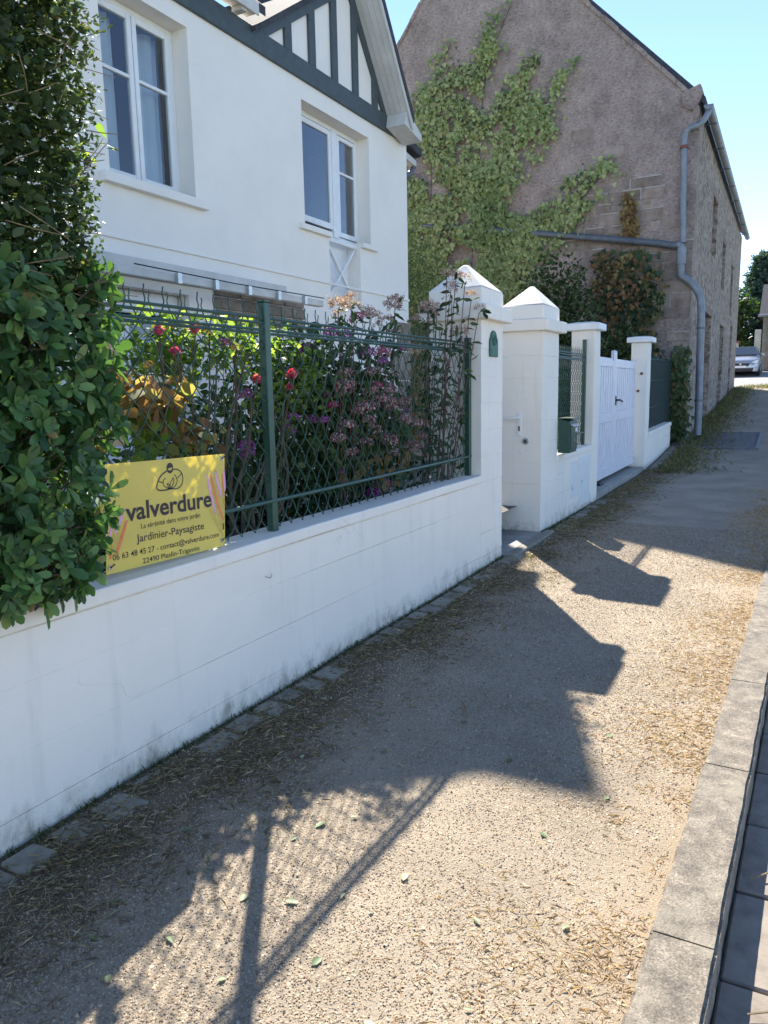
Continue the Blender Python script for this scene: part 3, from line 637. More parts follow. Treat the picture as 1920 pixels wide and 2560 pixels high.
# lever handle, escutcheon and bell on the inner side of the second pier
mb = MB(); mb.box(7.488, 7.499, .212, .252, 1.01, 1.26); mb.build('escutcheon', 'white_paint', p2, bevel=.004)
mb = MB(); mb.tube([(7.492, .232, 1.205), (7.452, .232, 1.205), (7.445, .25, 1.205), (7.446, .37, 1.198)], .010, 8); mb.build('lever_handle', 'white_paint', p2, smooth=True)
MB().box(7.484, 7.489, .225, .241, 1.07, 1.12).build('keyhole', 'rust', p2)
o = MB().disc((7.499, .165, .965), (-1, 0, 0), .034, .016, 20).build('door_bell', 'steel', p2, bevel=.004); MB().disc((7.483, .165, .965), (-1, 0, 0), .014, .006, 12).build('bell_button', 'black_metal', o)
MB().box(7.492, 7.499, .20, .235, .84, .885).build('strike_plate', 'white_paint', p2, bevel=.003)
# green arched plaque
pq = thing('number_plaque', 'small dark green arched plaque on the first gate pier', 'plaque', (6.05, -.01, 1.87))
poly = [(5.955, 1.77), (6.145, 1.77), (6.145, 1.90), (6.13, 1.925)]+[(6.05+.068*math.cos(a), 1.925+.06*math.sin(a)) for a in [math.pi*i/8 for i in range(9)]]+[(5.97, 1.925), (5.955, 1.90)]
MB().prism(poly, 1, -.016, -.0025).build('plate', 'green_plaque', pq, bevel=.004)
mb = MB(); mb.tube([(6.05+.05*math.cos(a), -.017, 1.905+.045*math.sin(a)) for a in [2*math.pi*i/20 for i in range(21)]], .004, 5)
for k in range(5): mb.tube([(6.05, -.017, 1.86), (6.05+(k-2)*.014, -.018, 1.905), (6.05+(k-2)*.02, -.017, 1.935)], .004, 5)
mb.build('relief', 'green_plaque', pq)
MB().box(5.985, 6.115, -.0185, -.0155, 1.79, 1.835).build('name_panel', 'green_plaque', pq, bevel=.0015)
# threshold between the piers
ts = thing('threshold_slab', 'grey concrete threshold slab between the two gate piers', 'slab', (6.9, .1, 0))
MB().box(6.305, 7.495, -.03, .9, -.08, .022).build('slab', 'concrete', ts, bevel=.008)
MB().box(6.305, 7.6, -.13, -.034, -.08, .03).build('front_edge', 'edge_stone', ts, bevel=.006)

def gatepost(label, x0, x1, y1, zt, over, z0):
    t = thing('gate_post', label, 'gate post', ((x0+x1)/2, y1/2, z0), 'white posts of the slatted gate')
    o = MB().box(x0, x1, -.004, y1, z0-.1, zt).build('shaft', 'pier_white', t, bevel=.008); wobble(o.data, .002, x0, 6)
    o = MB().box(x0-over, x1+over, -.004-over, y1+over, zt, zt+.09).build('cap', 'white_paint', t, bevel=.012, seg=2)
    MB().frustum((x0-over*.8, x1+over*.8, -over*.8, y1+over*.8), zt+.0895, (x0+.05, x1-.05, .05, y1-.05), zt+.11).build('cap_top', 'white_paint', t)
    return t
gatepost('flat capped white post left of the slatted gate beside the green mesh', 9.80, 10.10, .30, 2.22, .06, 0)
gp2 = gatepost('flat capped white post right of the slatted gate beside the dark screen fence', 13.85, 14.19, .28, 2.26, .07, .05)
for (z, y_) in ((1.72, .10), (1.42, .15)): MB().bar((13.85, y_, z), (13.81, y_-.02, z+.01), .03, .035).build('hinge_pin', 'rust', gp2)
# concrete step under the gate
st = thing('gate_step', 'grey concrete step under the white slatted gate', 'step', (12, .1, 0))
o = MB().box(10.10, 13.85, -.002, 1.2, -.1, .09).build('slab', 'concrete', st, bevel=.01); wobble(o.data, .002, 3, 6)
MB().box(10.9, 11.15, .12, .24, .0905, .12).build('gate_stop', 'black_metal', st, bevel=.004)
# double gate: each leaf a thing with rails, stiles and slats
def leaf(label, x0, x1, hside):
    t = thing('gate_leaf', label, 'gate', (x0, .2, .13), 'leaves of the white slatted gate')
    zb, zt = .15, 1.93; ya, yb = .17, .215
    MB().box(x0, x0+.11, ya, yb, zb, zt+(.12 if hside else .06)).build('stile', 'gate_paint', t, bevel=.01, seg=2)
    MB().box(x1-.11, x1, ya, yb, zb, zt+(.06 if hside else .12)).build('stile', 'gate_paint', t, bevel=.01, seg=2)
    for (a, b) in ((zb+.001, zb+.15), (.98, 1.12), (zt-.13, zt)):
        MB().box(x0+.111, x1-.111, ya+.004, yb-.004, a, b).build('rail', 'gate_paint', t, bevel=.006)
    n = 10; w_ = (x1-x0-.222)/n
    for k in range(n):
        for (a, b) in ((zb+.151, .979), (1.121, zt-.131)):
            MB().box(x0+.111+k*w_+.036, x0+.111+(k+1)*w_-.036, ya+.012, yb-.012, a, b).build('slat', 'gate_paint', t, bevel=.004)
    MB().box(x0+.112, x1-.112, yb-.0115, yb-.007, zb+.152, zt-.132).build('back_board', 'gate_paint', t)
    return t
g1 = leaf('left leaf of the white slatted gate, next to the post by the mesh fence', 10.16, 11.96, False)
g2 = leaf('right leaf of the white slatted gate, with the black handle', 11.985, 13.80, True)
mb = MB(); mb.tube([(12.06, .168, 1.30), (12.06, .12, 1.30), (12.10, .112, 1.302), (12.30, .112, 1.27)], .014, 8); mb.box(12.03, 12.09, .160, .1705, 1.22, 1.36); mb.build('handle', 'black_metal', g2)
for o_, x in ((g1, 11.93), (g2, 12.02)): pass
MB().prism([(11.9, 2.04), (11.9, 1.9), (11.8, 1.9), (11.82, 2.03), (11.85, 2.06)], 1, .16, .168).build('finial', 'gate_paint', g1, bevel=.003)

# ---------------------------------------------------------------- wire mesh fences
def wirefence(label, x0, x1, y, z0, z1, posts, cw=.104, ch=.132, tilt=0.0):
    t = thing('mesh_fence', label, 'fence', ((x0+x1)/2, y, z0), 'green woven wire fences')
    off = ORG[t]; sl = cw/ch; Hh = z1-z0; shift = Hh*sl
    def path(xs, s, za, zb, amp=.006):
        nst = max(3, int((zb-za)/.0165)); P = []
        for i in range(nst+1):
            z = za+(zb-za)*i/nst; ph = 2*math.pi*(z-z0)/(ch)
            P.append((xs+s*(z-z0)*sl+amp*1.2*math.sin(ph*1+(.0 if s > 0 else math.pi)), .0045*math.cos(ph)*s, z))
        # upright tip above the top wires
        xt = P[-1][0]; P += [(xt+.004*s, 0, zb+.03), (xt-.004*s, 0, zb+.055), (xt+.002*s, 0, zb+.075+.012*s)] if zb >= z1-.001 else []
        return P
    full = {}
    for s in (1, -1):
        k0 = int(math.floor((x0-shift-.2)/cw)); k1 = int(math.ceil((x1+shift+.2)/cw))
        for k in range(k0, k1+1):
            xb = k*cw+(0 if s > 0 else cw*.5)*0
            xa, xe = xb, xb+s*shift
            lo, hi = min(xa, xe), max(xa, xe)
            if hi < x0+.01 or lo > x1-.01: continue
            za, zb = z0, z1
            if s > 0:
                if xa < x0: za = z0+(x0-xa)/sl
                if xe > x1: zb = z0+(x1-xa)/sl
            else:
                if xa > x1: za = z0+(xa-x1)/sl
                if xe < x0: zb = z0+(xa-x0)/sl
            if zb-za < .05: continue
            if za == z0 and zb == z1:
                if s not in full:
                    mb = MB(); mb.tube([(p[0], p[1], p[2]-z0) for p in path(0, s, z0, z1)], .0030, 5); full[s] = mb.mesh('wire', 'green_wire', smooth=True)
                link('wire', full[s], t, (xb, y, z0))
            else:
                mb = MB(); mb.tube([(p[0], y+p[1], p[2]) for p in path(xb, s, za, zb)], .0030, 5); mb.build('wire', 'green_wire', t, smooth=True)
    for z in (z1+.012, z1-.012, z1-.062, z1-.046):
        MB().tube([(x0, y-.010, z), ((x0+x1)/2, y-.010, z-.004), (x1, y-.010, z)], .0075, 6).build('line_wire', 'green_wire', t)
    MB().tube([(x0, y-.014, z0+.14), (x1, y-.014, z0+.145)], .011, 8).build('bottom_rail', 'green_wire', t, smooth=True)
    for (px, pw, zt) in posts:
        o = MB().box(px-pw/2, px+pw/2, y-.001-.022, y+.022, z0-.015, zt).build('post', 'green_wire', t, bevel=.004)
        MB().box(px-pw/2-.003, px+pw/2+.003, y-.026, y+.025, zt, zt+.008).build('post_cap', 'green_wire', o, bevel=.002)
    return t
wirefence('long green woven wire fence on the low wall in front of the flowers', -.6, 5.775, .1, .815, 1.86, [(.6, .04, 1.95), (3.06, .044, 1.945), (5.745, .046, 1.905)])
wirefence('short green woven wire fence between the gate pier and the gate post', 8.11, 9.66, .1, .79, 1.90, [(9.68, .05, 2.09)], cw=.088, ch=.125)
# dark screened fence right of the gate
t = thing('screen_fence', 'dark green privacy screen fence on the end wall by the barn', 'fence', (15.8, .1, .75))
mb = MB()
N_ = 26
for i in range(N_):
    x = 14.25+i*(3.35/N_); zz = .70+.02*(x-14.2); MB().box(x+.012, x+3.35/N_-.012, .10, .112+.006*math.sin(i*2.1), zz, 2.04+.02*math.sin(i)).build('screen_strip', 'screen_mesh', t)
for z in (1.1, 1.6, 2.0): MB().tube([(14.22, .097, z), (17.6, .097, z+.03)], .006, 5).build('line_wire', 'green_wire', t)
for x in (14.24, 15.9, 17.6): MB().box(x-.02, x+.02, .113, .155, .62, 2.08).build('post', 'green_wire', t)

# ---------------------------------------------------------------- mailbox
mbx = thing('mailbox', 'dark green letter box hung beside the second gate pier', 'mailbox', (8.2, -.06, .8))
poly = [(-.135, .795), (-.004, .795), (-.004, 1.155), (-.02, 1.17), (-.135, 1.14)]
MB().prism(poly, 0, 8.115, 8.42).build('body', 'green_box', mbx, bevel=.006)
MB().box(8.13, 8.405, -.145, -.136, .83, 1.09).build('door', 'green_box', mbx, bevel=.004)
o = MB().prism([(-.172, 1.082), (-.137, 1.095), (-.137, 1.112), (-.172, 1.092)], 0, 8.14, 8.395).build('slot_flap', 'steel', mbx, bevel=.002)
MB().box(8.31, 8.385, -.1475, -.1455, 1.02, 1.065).build('name_card', 'white_paint', mbx)
MB().disc((8.27, -.145, .93), (0, -1, 0), .012, .006, 12).build('lock', 'steel', mbx)
MB().box(8.105, 8.43, -.145, .0, 1.17, 1.178).build('lid', 'green_box', mbx, bevel=.003)

# ---------------------------------------------------------------- sign
SY = .068
sg = thing('garden_sign', 'yellow advertising panel of a gardener tied to the mesh fence by the hedge', 'sign', (2.3, SY, .82))
TL, TR, BR, BL = (1.985, 1.246), (2.672, 1.231), (2.642, .806), (1.950, .822)
mb = MB(); mb.prism([BL, BR, TR, TL], 1, SY-.0015, SY+.0015); mb.build('panel', 'sign_yellow', sg)
ang = math.atan2(BR[1]-BL[1], BR[0]-BL[0])
def sign_text(txt, x0, z0, x1, z1, size, mat='sign_dark', bold=0.0, name='lettering'):
    cu = bpy.data.curves.new(name, 'FONT'); cu.body = txt; cu.size = 1; cu.offset = bold; cu.resolution_u = 4
    to = bpy.data.objects.new('tmp', cu); COL.objects.link(to)
    dg = bpy.context.evaluated_depsgraph_get(); dg.update()
    me = bpy.data.meshes.new_from_object(to.evaluated_get(dg)); bpy.data.objects.remove(to, do_unlink=True)
    xs = [v.co.x for v in me.vertices]; wd = max(xs)-min(xs); mn = min(xs)
    ux, uz = (x1-x0), (z1-z0); L = math.hypot(ux, uz); sx = L/wd; ux /= L; uz /= L
    for v in me.vertices:
        a, b = (v.co.x-mn)*sx, v.co.y*size
        v.co = Vector((x0+ux*a-uz*b*.3, SY-.0027, z0+uz*a+b))-ORG[sg]
    me.materials.clear(); me.materials.append(MATS[mat]); me.name = name
    o = link(name, me, sg); return o
sign_text('valverdure', 2.065, 1.014, 2.566, 1.003, .103, bold=.022)
sign_text('La s\u00e9r\u00e9nit\u00e9 dans votre jardin', 2.140, .972, 2.486, .965, .030, bold=.004)
sign_text('Jardinier-Paysagiste', 2.111, .921, 2.506, .908, .045, bold=.006)
sign_text('06 63 48 45 27 - contact@valverdure.com', 1.985, .872, 2.604, .855, .033, bold=.006)
sign_text('22490 Pleslin-Trigavou', 2.136, .828, 2.468, .819, .031, bold=.006)
def ribbon(pts, w_, name, mat, dy=.0025, closed=False):
    # flat brush line printed on the panel
    P = [Vector((p[0], p[1])) for p in pts]
    Q = []
    for i in range(len(P)-1):
        a = P[max(i-1, 0)]; b = P[i]; c_ = P[i+1]; d_ = P[min(i+2, len(P)-1)]
        for k in range(5):
            t = k/5; Q.append(0.5*((2*b)+(c_-a)*t+(2*a-5*b+4*c_-d_)*t*t+(3*b-a-3*c_+d_)*t**3))
    Q.append(P[-1]); n_ = len(Q); vs = []
    for i, q in enumerate(Q):
        tg = (Q[min(i+1, n_-1)]-Q[max(i-1, 0)]).normalized(); nr = Vector((-tg.y, tg.x)); ww = w_(i/(n_-1)) if callable(w_) else w_
        vs += [(q.x+nr.x*ww/2, SY-dy, q.y+nr.y*ww/2), (q.x-nr.x*ww/2, SY-dy, q.y-nr.y*ww/2)]
    return vs, [(2*i, 2*i+1, 2*i+3, 2*i+2) for i in range(n_-1)]
mb = MB()
for pts, w_ in (([(2.303, 1.190), (2.272, 1.176), (2.249, 1.153), (2.240, 1.128), (2.250, 1.115), (2.285, 1.111), (2.314, 1.113)], .006),
                ([(2.314, 1.113), (2.358, 1.109), (2.385, 1.124), (2.394, 1.152), (2.383, 1.178), (2.355, 1.192), (2.338, 1.191)], .005),
                ([(2.249, 1.155), (2.262, 1.147), (2.277, 1.143), (2.279, 1.152), (2.292, 1.160)], .004), ([(2.277, 1.145), (2.281, 1.130), (2.296, 1.120), (2.314, 1.113)], .004),
                ([(2.388, 1.170), (2.372, 1.160), (2.357, 1.153), (2.352, 1.163), (2.343, 1.170)], .004), ([(2.357, 1.153), (2.358, 1.137), (2.343, 1.120), (2.314, 1.113)], .004),
                ([(2.314, 1.113), (2.318, 1.135), (2.338, 1.157), (2.337, 1.135), (2.314, 1.113)], .004), ([(2.314, 1.113), (2.305, 1.122), (2.300, 1.136), (2.310, 1.132), (2.314, 1.113)], .004)):
    mb.add(*ribbon(pts, w_, '', ''))
hd = [(2.321+.0195*math.cos(a), SY-.0025, 1.200+.0225*math.sin(a)) for a in [2*math.pi*i/24 for i in range(24)]]
mb.add(hd, [tuple(range(24))])
mb.build('gardener_emblem', 'sign_dark', sg)
fc = [(2.321+.013*math.cos(a), SY-.0030, 1.196+.006*math.sin(a)) for a in [math.pi+math.pi*i/10 for i in range(11)]]+[(2.333, SY-.003, 1.203), (2.309, SY-.003, 1.199)]
MB().add(fc, [tuple(range(len(fc)))]).build('emblem_face', 'sign_yellow', sg)
tap = lambda a: (lambda t: a*(1-.55*abs(2*t-1)**3))
for k, (mt_, dy, lst) in enumerate((('sign_ochre', .0020, [([(2.60, 1.165), (2.632, 1.02), (2.638, .92)], .03), ([(2.585, 1.13), (2.60, 1.03), (2.636, .885)], .032), ([(2.553, .995), (2.588, .93), (2.637, .85)], .02), ([(2.655, 1.16), (2.650, 1.05)], .014), ([(2.04, 1.05), (2.005, .95), (1.975, .88)], .03)]),
                      ('sign_pink', .0024, [([(2.545, 1.15), (2.566, 1.05), (2.595, .96)], .014), ([(2.600, 1.158), (2.620, 1.09), (2.636, 1.035)], .016), ([(2.661, 1.16), (2.662, 1.06)], .013), ([(2.062, 1.065), (2.03, 1.01), (2.006, .975)], .014), ([(2.0, 1.02), (1.975, .96)], .013)]),
                      ('sign_orange', .0028, [([(2.568, 1.148), (2.597, 1.04), (2.638, .928)], .014), ([(2.646, 1.145), (2.650, 1.06), (2.648, 1.0)], .007), ([(2.070, 1.018), (2.035, .95), (2.003, .89)], .014), ([(1.985, .93), (1.972, .88)], .01)]))):
    for j, (pts, w_) in enumerate(lst): MB().add(*ribbon(pts, tap(w_), '', '', dy+.00008*j)).build('brush_stroke', mt_, sg)
MB().prism([(2.632, .882), (2.640, .882), (2.642, .912), (2.634, .912)], 1, SY-.0032, SY-.0026).build('imprint', 'rust', sg)
for (ex, ez) in ((2.648, 1.212), (2.622, .836), (1.969, .848)):
    o = MB().tube([(ex+.009*math.cos(a), SY-.003, ez+.009*math.sin(a)) for a in [2*math.pi*i/12 for i in range(13)]], .0028, 5).build('eyelet', 'steel', sg)
    MB().tube([(ex, SY+.01, ez), (ex, SY-.008, ez), (ex+.018, SY-.01, ez+.008), (ex+.026, SY+.02, ez+.012)], .002, 5).build('tie', 'black_metal', o)

# ================================================================ WHITE HOUSE
HY = 3.3
hs = thing('white_house', 'white rendered house with dark half timbered gable behind the fence', 'house', (7.0, 6.0, .28))
XO = [(5.12, 6.24, 3.49, 5.125), (8.24, 9.94, 3.60, 5.08), (8.80, 9.62, 2.70, 3.60), (4.6, 6.05, .9, 2.52)]
def isopen(x, z): return any(a < x < b and c < z < d for a, b, c, d in XO)
mb = MB()
wallgrid(mb, sorted({1.0, 11.15, 4.6, 6.05, 5.12, 6.24, 8.24, 8.80, 9.62, 9.94}), sorted({.1, .9, 2.52, 2.70, 3.49, 3.60, 5.08, 5.125, 5.52}), isopen, HY, HY+.32)
mb.build('front_wall', 'house_white', hs)
mb = MB(); mb.box(10.83, 11.15, HY+.322, 9.5, .1, 5.52); mb.box(1.0, 1.3, HY+.322, 9.5, .1, 5.52); mb.box(1.0, 11.15, 9.5, 9.8, .1, 5.52); mb.build('side_walls', 'house_white', hs)
mb = MB(); mb.box(1.3, 10.83, HY+.33, 9.5, 2.60, 2.68); mb.box(1.3, 10.83, HY+1.6, HY+1.65, 2.7, 5.5); mb.box(1.3, 10.83, HY+.33, 9.5, 5.3, 5.36); mb.box(1.3, 10.83, HY+1.6, HY+1.65, .3, 2.6); mb.build('inner_rooms', 'dark_room', hs)
# gable above the beam
APX, APZ = 9.45, 6.92
mb = MB(); mb.prism([(7.38, 5.523), (10.48, 5.523), (APX, APZ)], 1, HY+.004, HY+.25); mb.build('gable_wall', 'house_white', hs)
mb = MB(); mb.box(1.0, 11.17, HY-.035, HY-.001, 5.295, 5.535); mb.build('timber_beam', 'timber_dark', hs, bevel=.006)
MB().box(11.152, 11.18, HY-.035, HY+.20, 5.285, 5.535).build('beam_end', 'timber_dark', hs, bevel=.004)
def railz(x): return APZ-(x-APX)*1.36 if x > APX else APZ-(APX-x)*.67
for xs_ in (7.98, 8.50, 9.03, 9.57, 10.12):
    a, b = xs_-.072, xs_+.072
    MB().prism([(a, 5.5355), (b, 5.5355), (b, railz(b)), (a, railz(a))], 1, HY-.030, HY+.003).build('timber_stud', 'timber_dark', hs, bevel=.004)
mb = MB(); w_ = .12
mb.prism([(10.47, 5.537), (10.47-w_*1.15, 5.537), (APX, APZ-.22), (APX, APZ)], 1, HY-.028, HY+.003); mb.build('timber_rafter', 'timber_dark', hs)
mb = MB(); mb.prism([(7.40, 5.537), (7.40+w_*1.5, 5.537), (APX-.001, APZ-.13), (APX-.001, APZ)], 1, HY-.028, HY+.003); mb.build('timber_rafter', 'timber_dark', hs)
# roof of the gable with flared eave, soffit boards, verge board
def roofslab(pl, th, y0, y1):
    up = [(p[0], p[1]+th) for p in pl]; return MB().prism(pl+up[::-1], 1, y0, y1)
pr = [(APX, APZ+.02), (10.50, 5.50), (10.62, 5.335)]; pl_ = [(APX, APZ+.02), (7.37, 5.53), (7.25, 5.455)]
rf = roofslab(pr, .15, HY-.36, 9.7).build('roof', 'slate', hs)
roofslab(pl_, .06, HY-.10, 7.4).build('roof', 'slate', hs)
for k in range(4):
    y0, y1 = HY-.355+k*.088, HY-.355+(k+1)*.088-.004
    roofslab([(p[0], p[1]-.022) for p in pr[:2]], .0215, y0, y1).build('soffit_board', 'soffit_white', rf)
roofslab([(p[0]+.0, p[1]-.03) for p in pr], .10, HY-.385, HY-.3605).build('verge_board', 'soffit_white', rf)
roofslab([(p[0]+.0, p[1]+.071) for p in pr], .12, HY-.40, HY-.3855).build('verge_slates', 'slate', rf)
# closed eave box at the corner
mb = MB(); mb.prism([(10.40, 5.34), (10.98, 5.24), (10.98, 5.34), (10.62, 5.52), (10.45, 5.52)], 1, HY-.35, HY-.04); mb.build('eave_box', 'soffit_white', hs, bevel=.004)
mb = MB(); mb.prism([(10.98, 5.16), (11.62, 5.10), (11.62, 5.19), (10.98, 5.28)], 1, HY+.05, HY+.16); mb.build('eave_bracket', 'soffit_white', hs, bevel=.004)
MB().prism([(10.62, 5.36), (11.66, 5.26), (11.66, 5.36), (10.62, 5.62)], 1, HY-.02, 9.6).build('eave_slates', 'slate', hs)
# gutter and its downpipe at the right eave
mb = MB(); pts = [(11.68+.085*math.cos(a), 5.34+.085*math.sin(a)) for a in [math.pi+math.pi*i/8 for i in range(9)]]; pts += [(11.755, 5.34), (11.605, 5.34)]
MB().prism(pts, 1, HY+.02, 9.6).build('gutter', 'zinc_dark', hs, bevel=.003)
MB().tube([(11.68, HY+.12, 5.27), (11.66, HY+.12, 5.12), (11.52, HY+.13, 4.98), (11.27, HY+.15, 4.86), (11.22, HY+.16, 4.74), (11.22, HY+.16, .3)], .045, 10).build('downpipe', 'zinc_dark', hs, smooth=True)
# main roof to the left: eave overhang with rafter ends
mb = MB(); mb.prism([(HY-.16, 5.62), (6.6, 8.6), (9.9, 5.7), (9.9, 5.85), (6.6, 8.74), (HY-.16, 5.72)], 0, .8, 7.36); mb.build('main_roof', 'slate', hs)
MB().box(.8, 7.22, HY-.155, HY-.001, 5.60, 5.618).build('eave_soffit', 'soffit_white', hs)
MB().box(.8, 7.22, HY-.18, HY-.161, 5.57, 5.70).build('fascia', 'soffit_white', hs, bevel=.004)
for i in range(9): MB().box(1.2+i*.72, 1.29+i*.72, HY-.15, HY-.002, 5.545, 5.5995).build('rafter_end', 'soffit_white', hs, bevel=.006)
# windows
def casement(t, x0, x1, z0, z1, y, bar=None, f=.055, inner='curtain', fcol='white_paint', glass='pane_glass'):
    s = MB(); s.box(x0, x0+f, y, y+.05, z0, z1); s.build('stile', fcol, t, bevel=.006); MB().box(x1-f, x1, y, y+.05, z0, z1).build('stile', fcol, t, bevel=.006)
    MB().box(x0+f+.001, x1-f-.001, y+.002, y+.048, z0, z0+f*1.2).build('rail', fcol, t, bevel=.005); MB().box(x0+f+.001, x1-f-.001, y+.002, y+.048, z1-f, z1).build('rail', fcol, t, bevel=.005)
    zs_ = [z0+f*1.2]+([bar-.015, bar+.015] if bar else [])+[z1-f]
    if bar: MB().box(x0+f+.001, x1-f-.001, y+.004, y+.046, bar-.016, bar+.016).build('glazing_bar', fcol, t, bevel=.004)
    for i in range(0, len(zs_), 2): MB().box(x0+f+.001, x1-f-.001, y+.022, y+.027, zs_[i]+.001, zs_[i+1]-.001).build('pane', glass, t)
def pleats(t, x0, x1, z0, z1, y, mat, n=40, amp=.03, fr=34):
    vs = []; fs = []
    for i in range(n+1):
        x = x0+(x1-x0)*i/n; yy = y+amp*math.sin(x*fr)+.3*amp*math.sin(x*fr*2.3); vs += [(x, yy, z0), (x, yy, z1)]
    fs = [(2*i, 2*i+2, 2*i+3, 2*i+1) for i in range(n)]
    return MB().add(vs, fs).build('curtain', mat, t, smooth=True)
def window(label, x0, x1, z0, z1, yr, leaves):
    t = link('window', MB().box(x0, x0+.06, yr, yr+.07, z0, z1).box(x1-.06, x1, yr, yr+.07, z0, z1).box(x0+.06, x1-.06, yr, yr+.07, z1-.06, z1).box(x0+.06, x1-.06, yr, yr+.07, z0, z0+.05).mesh('window', 'white_paint', ORG[hs], .004), hs)
    t['label'] = label; return t
yr = HY+.20
w1 = window('two leaf white window reflecting blue sky', 5.121, 6.239, 3.491, 5.124, yr, 2)
casement(w1, 5.185, 5.675, 3.545, 5.06, yr-.02, 4.50); casement(w1, 5.685, 6.175, 3.545, 5.06, yr-.02, 4.50)
pleats(w1, 5.19, 5.60, 3.55, 5.05, yr+.16, 'curtain'); pleats(w1, 5.86, 6.17, 3.55, 5.05, yr+.16, 'curtain')
MB().box(5.0, 6.36, HY-.075, HY+.2, 3.40, 3.49).build('sill', 'house_white', w1, bevel=.008, seg=2)
w2 = window('narrow white window beside an open dark casement', 8.241, 9.939, 3.601, 5.079, yr, 2)
casement(w2, 8.31, 9.20, 3.72, 5.0, yr-.025, None, f=.065); casement(w2, 9.36, 9.87, 3.66, 5.0, yr-.02, 4.52, f=.055)
MB().box(9.21, 9.35, yr-.03, yr+.06, 3.62, 5.02).build('mullion', 'white_paint', w2, bevel=.008)
pleats(w2, 9.40, 9.86, 3.7, 4.98, yr+.12, 'curtain_dark')
MB().box(8.10, 8.798, HY-.06, HY+.19, 3.53, 3.60).build('sill', 'house_white', w2, bevel=.006); MB().box(9.622, 10.08, HY-.06, HY+.19, 3.53, 3.60).build('sill', 'house_white', w2, bevel=.006)
bp = link('balustrade_panel', MB().box(8.801, 9.619, HY+.21, HY+.25, 2.701, 3.60).mesh('balustrade_panel', 'white_paint', ORG[hs]), hs)
for a, b in (((8.83, 3.50), (9.59, 2.74)), ((8.83, 2.74), (9.59, 3.50))): MB().bar((a[0], HY+.08+(.0 if a[1] > 3 else .012), a[1]), (b[0], HY+.08+(.0 if a[1] > 3 else .012), b[1]), .03, .05, up=(0, 1, 0)).build('cross_brace', 'white_paint', bp)
for z in (2.72, 3.54): MB().box(8.802, 9.618, HY+.05, HY+.11, z-.03, z+.03).build('rail', 'white_paint', bp, bevel=.006)
# ground floor window with roller shutter box, stone jamb, string course
w3 = window('ground floor window half hidden behind the fence', 4.601, 6.049, .901, 2.519, yr, 1)
casement(w3, 4.66, 5.32, .96, 2.28, yr-.02); casement(w3, 5.33, 5.99, .96, 2.28, yr-.02)
MB().box(4.62, 6.03, yr-.06, yr-.001, 2.30, 2.515).build('shutter_box', 'white_paint', w3, bevel=.008)
MB().box(1.0, 11.165, HY-.02, HY-.001, 2.93, 2.955).build('string_course', 'house_white', hs, bevel=.004)
st_ = random.Random(5)
for r_ in range(3):
    x = 6.42
    while x < 8.1:
        L = st_.uniform(.22, .5); z = 2.28+r_*.135
        MB().box(x+.006, min(x+L, 8.12)-.006, HY-.03-st_.uniform(0, .012), HY-.002, z+.005, z+.13).build('lintel_stone', 'lintel_stone', hs, bevel=.012); x += L
for k in range(5):
    MB().box(10.72-(.14 if k % 2 else 0), 11.172, HY-.025, HY-.002, .3+k*.46, .3+k*.46+.44).build('quoin', 'lintel_stone', hs, bevel=.012)
# awning frame
aw = thing('awning', 'folded white metal awning frame fixed over the ground floor window', 'awning', (6.3, HY-.2, 2.6))
MB().box(4.6, 7.55, HY-.17, HY-.035, 2.62, 2.76).build('cassette', 'soffit_white', aw, bevel=.012, seg=2)
MB().box(4.55, 7.65, HY-.62, HY-.53, 2.50, 2.57).build('front_bar', 'soffit_white', aw, bevel=.008)
for x in (4.9, 7.2): MB().tube([(x, HY-.1, 2.60), (x-.35, HY-.35, 2.56), (x-.0, HY-.54, 2.53)], .022, 8).build('arm', 'soffit_white', aw)
for x in (5.2, 5.7, 6.2, 6.7, 7.2): MB().box(x, x+.05, HY-.66, HY-.621, 2.49, 2.58).build('clip', 'steel', aw)
MB().tube([(4.7, HY-.655, 2.59), (6.0, HY-.655, 2.575), (7.6, HY-.655, 2.59)], .006, 6).build('cord', 'black_metal', aw)
# stone base course patch

# ================================================================ STONE BARN
BX, BYR = 18.0, -.2
bn = thing('stone_barn', 'tall old stone barn with mauve grey gable and ivy', 'barn', (24, 4, .4))
AP = (4.87, 12.55); LE = (9.9, 6.0)
mb = MB(); mb.prism([(BYR, -.2), (BYR, 7.28), (-.02, 7.52), AP, LE, (9.9, -.2)], 0, BX, BX+.5); mb.build('gable_wall', 'barn_render', bn)
# street front with openings
XO2 = [(20.9, 22.9, .4, 3.35), (21.9, 23.2, 4.9, 6.35), (25.9, 27.3, .5, 3.35), (25.4, 26.5, 4.4, 5.75), (30.3, 31.2, 1.2, 3.6), (29.2, 30.3, 3.9, 5.6)]
mb = MB(); wallgrid(mb, sorted({18.502, 34.0, 33.5}|{v for o in XO2 for v in o[:2]}), sorted({-.2, 7.25}|{v for o in XO2 for v in o[2:]}), lambda x, z: any(a < x < b and c < z < d for a, b, c, d in XO2), BYR, BYR+.5)
mb.build('street_wall', 'barn_rubble', bn)
mb = MB(); mb.box(33.5, 34.0, BYR+.502, 9.9, -.2, 7.2); mb.box(18.5, 33.5, 9.4, 9.9, -.2, 6.0); mb.box(18.6, 33.4, .9, 1.0, -.2, 7.0); mb.build('back_walls', 'barn_rubble', bn)
mb = MB(); mb.prism([(-.30, 7.32), (AP[0], 12.50), (10.2, 5.75), (10.2, 5.93), (AP[0], 12.68), (-.30, 7.48)], 0, 18.06, 34.3); mb.build('roof', 'slate', bn)
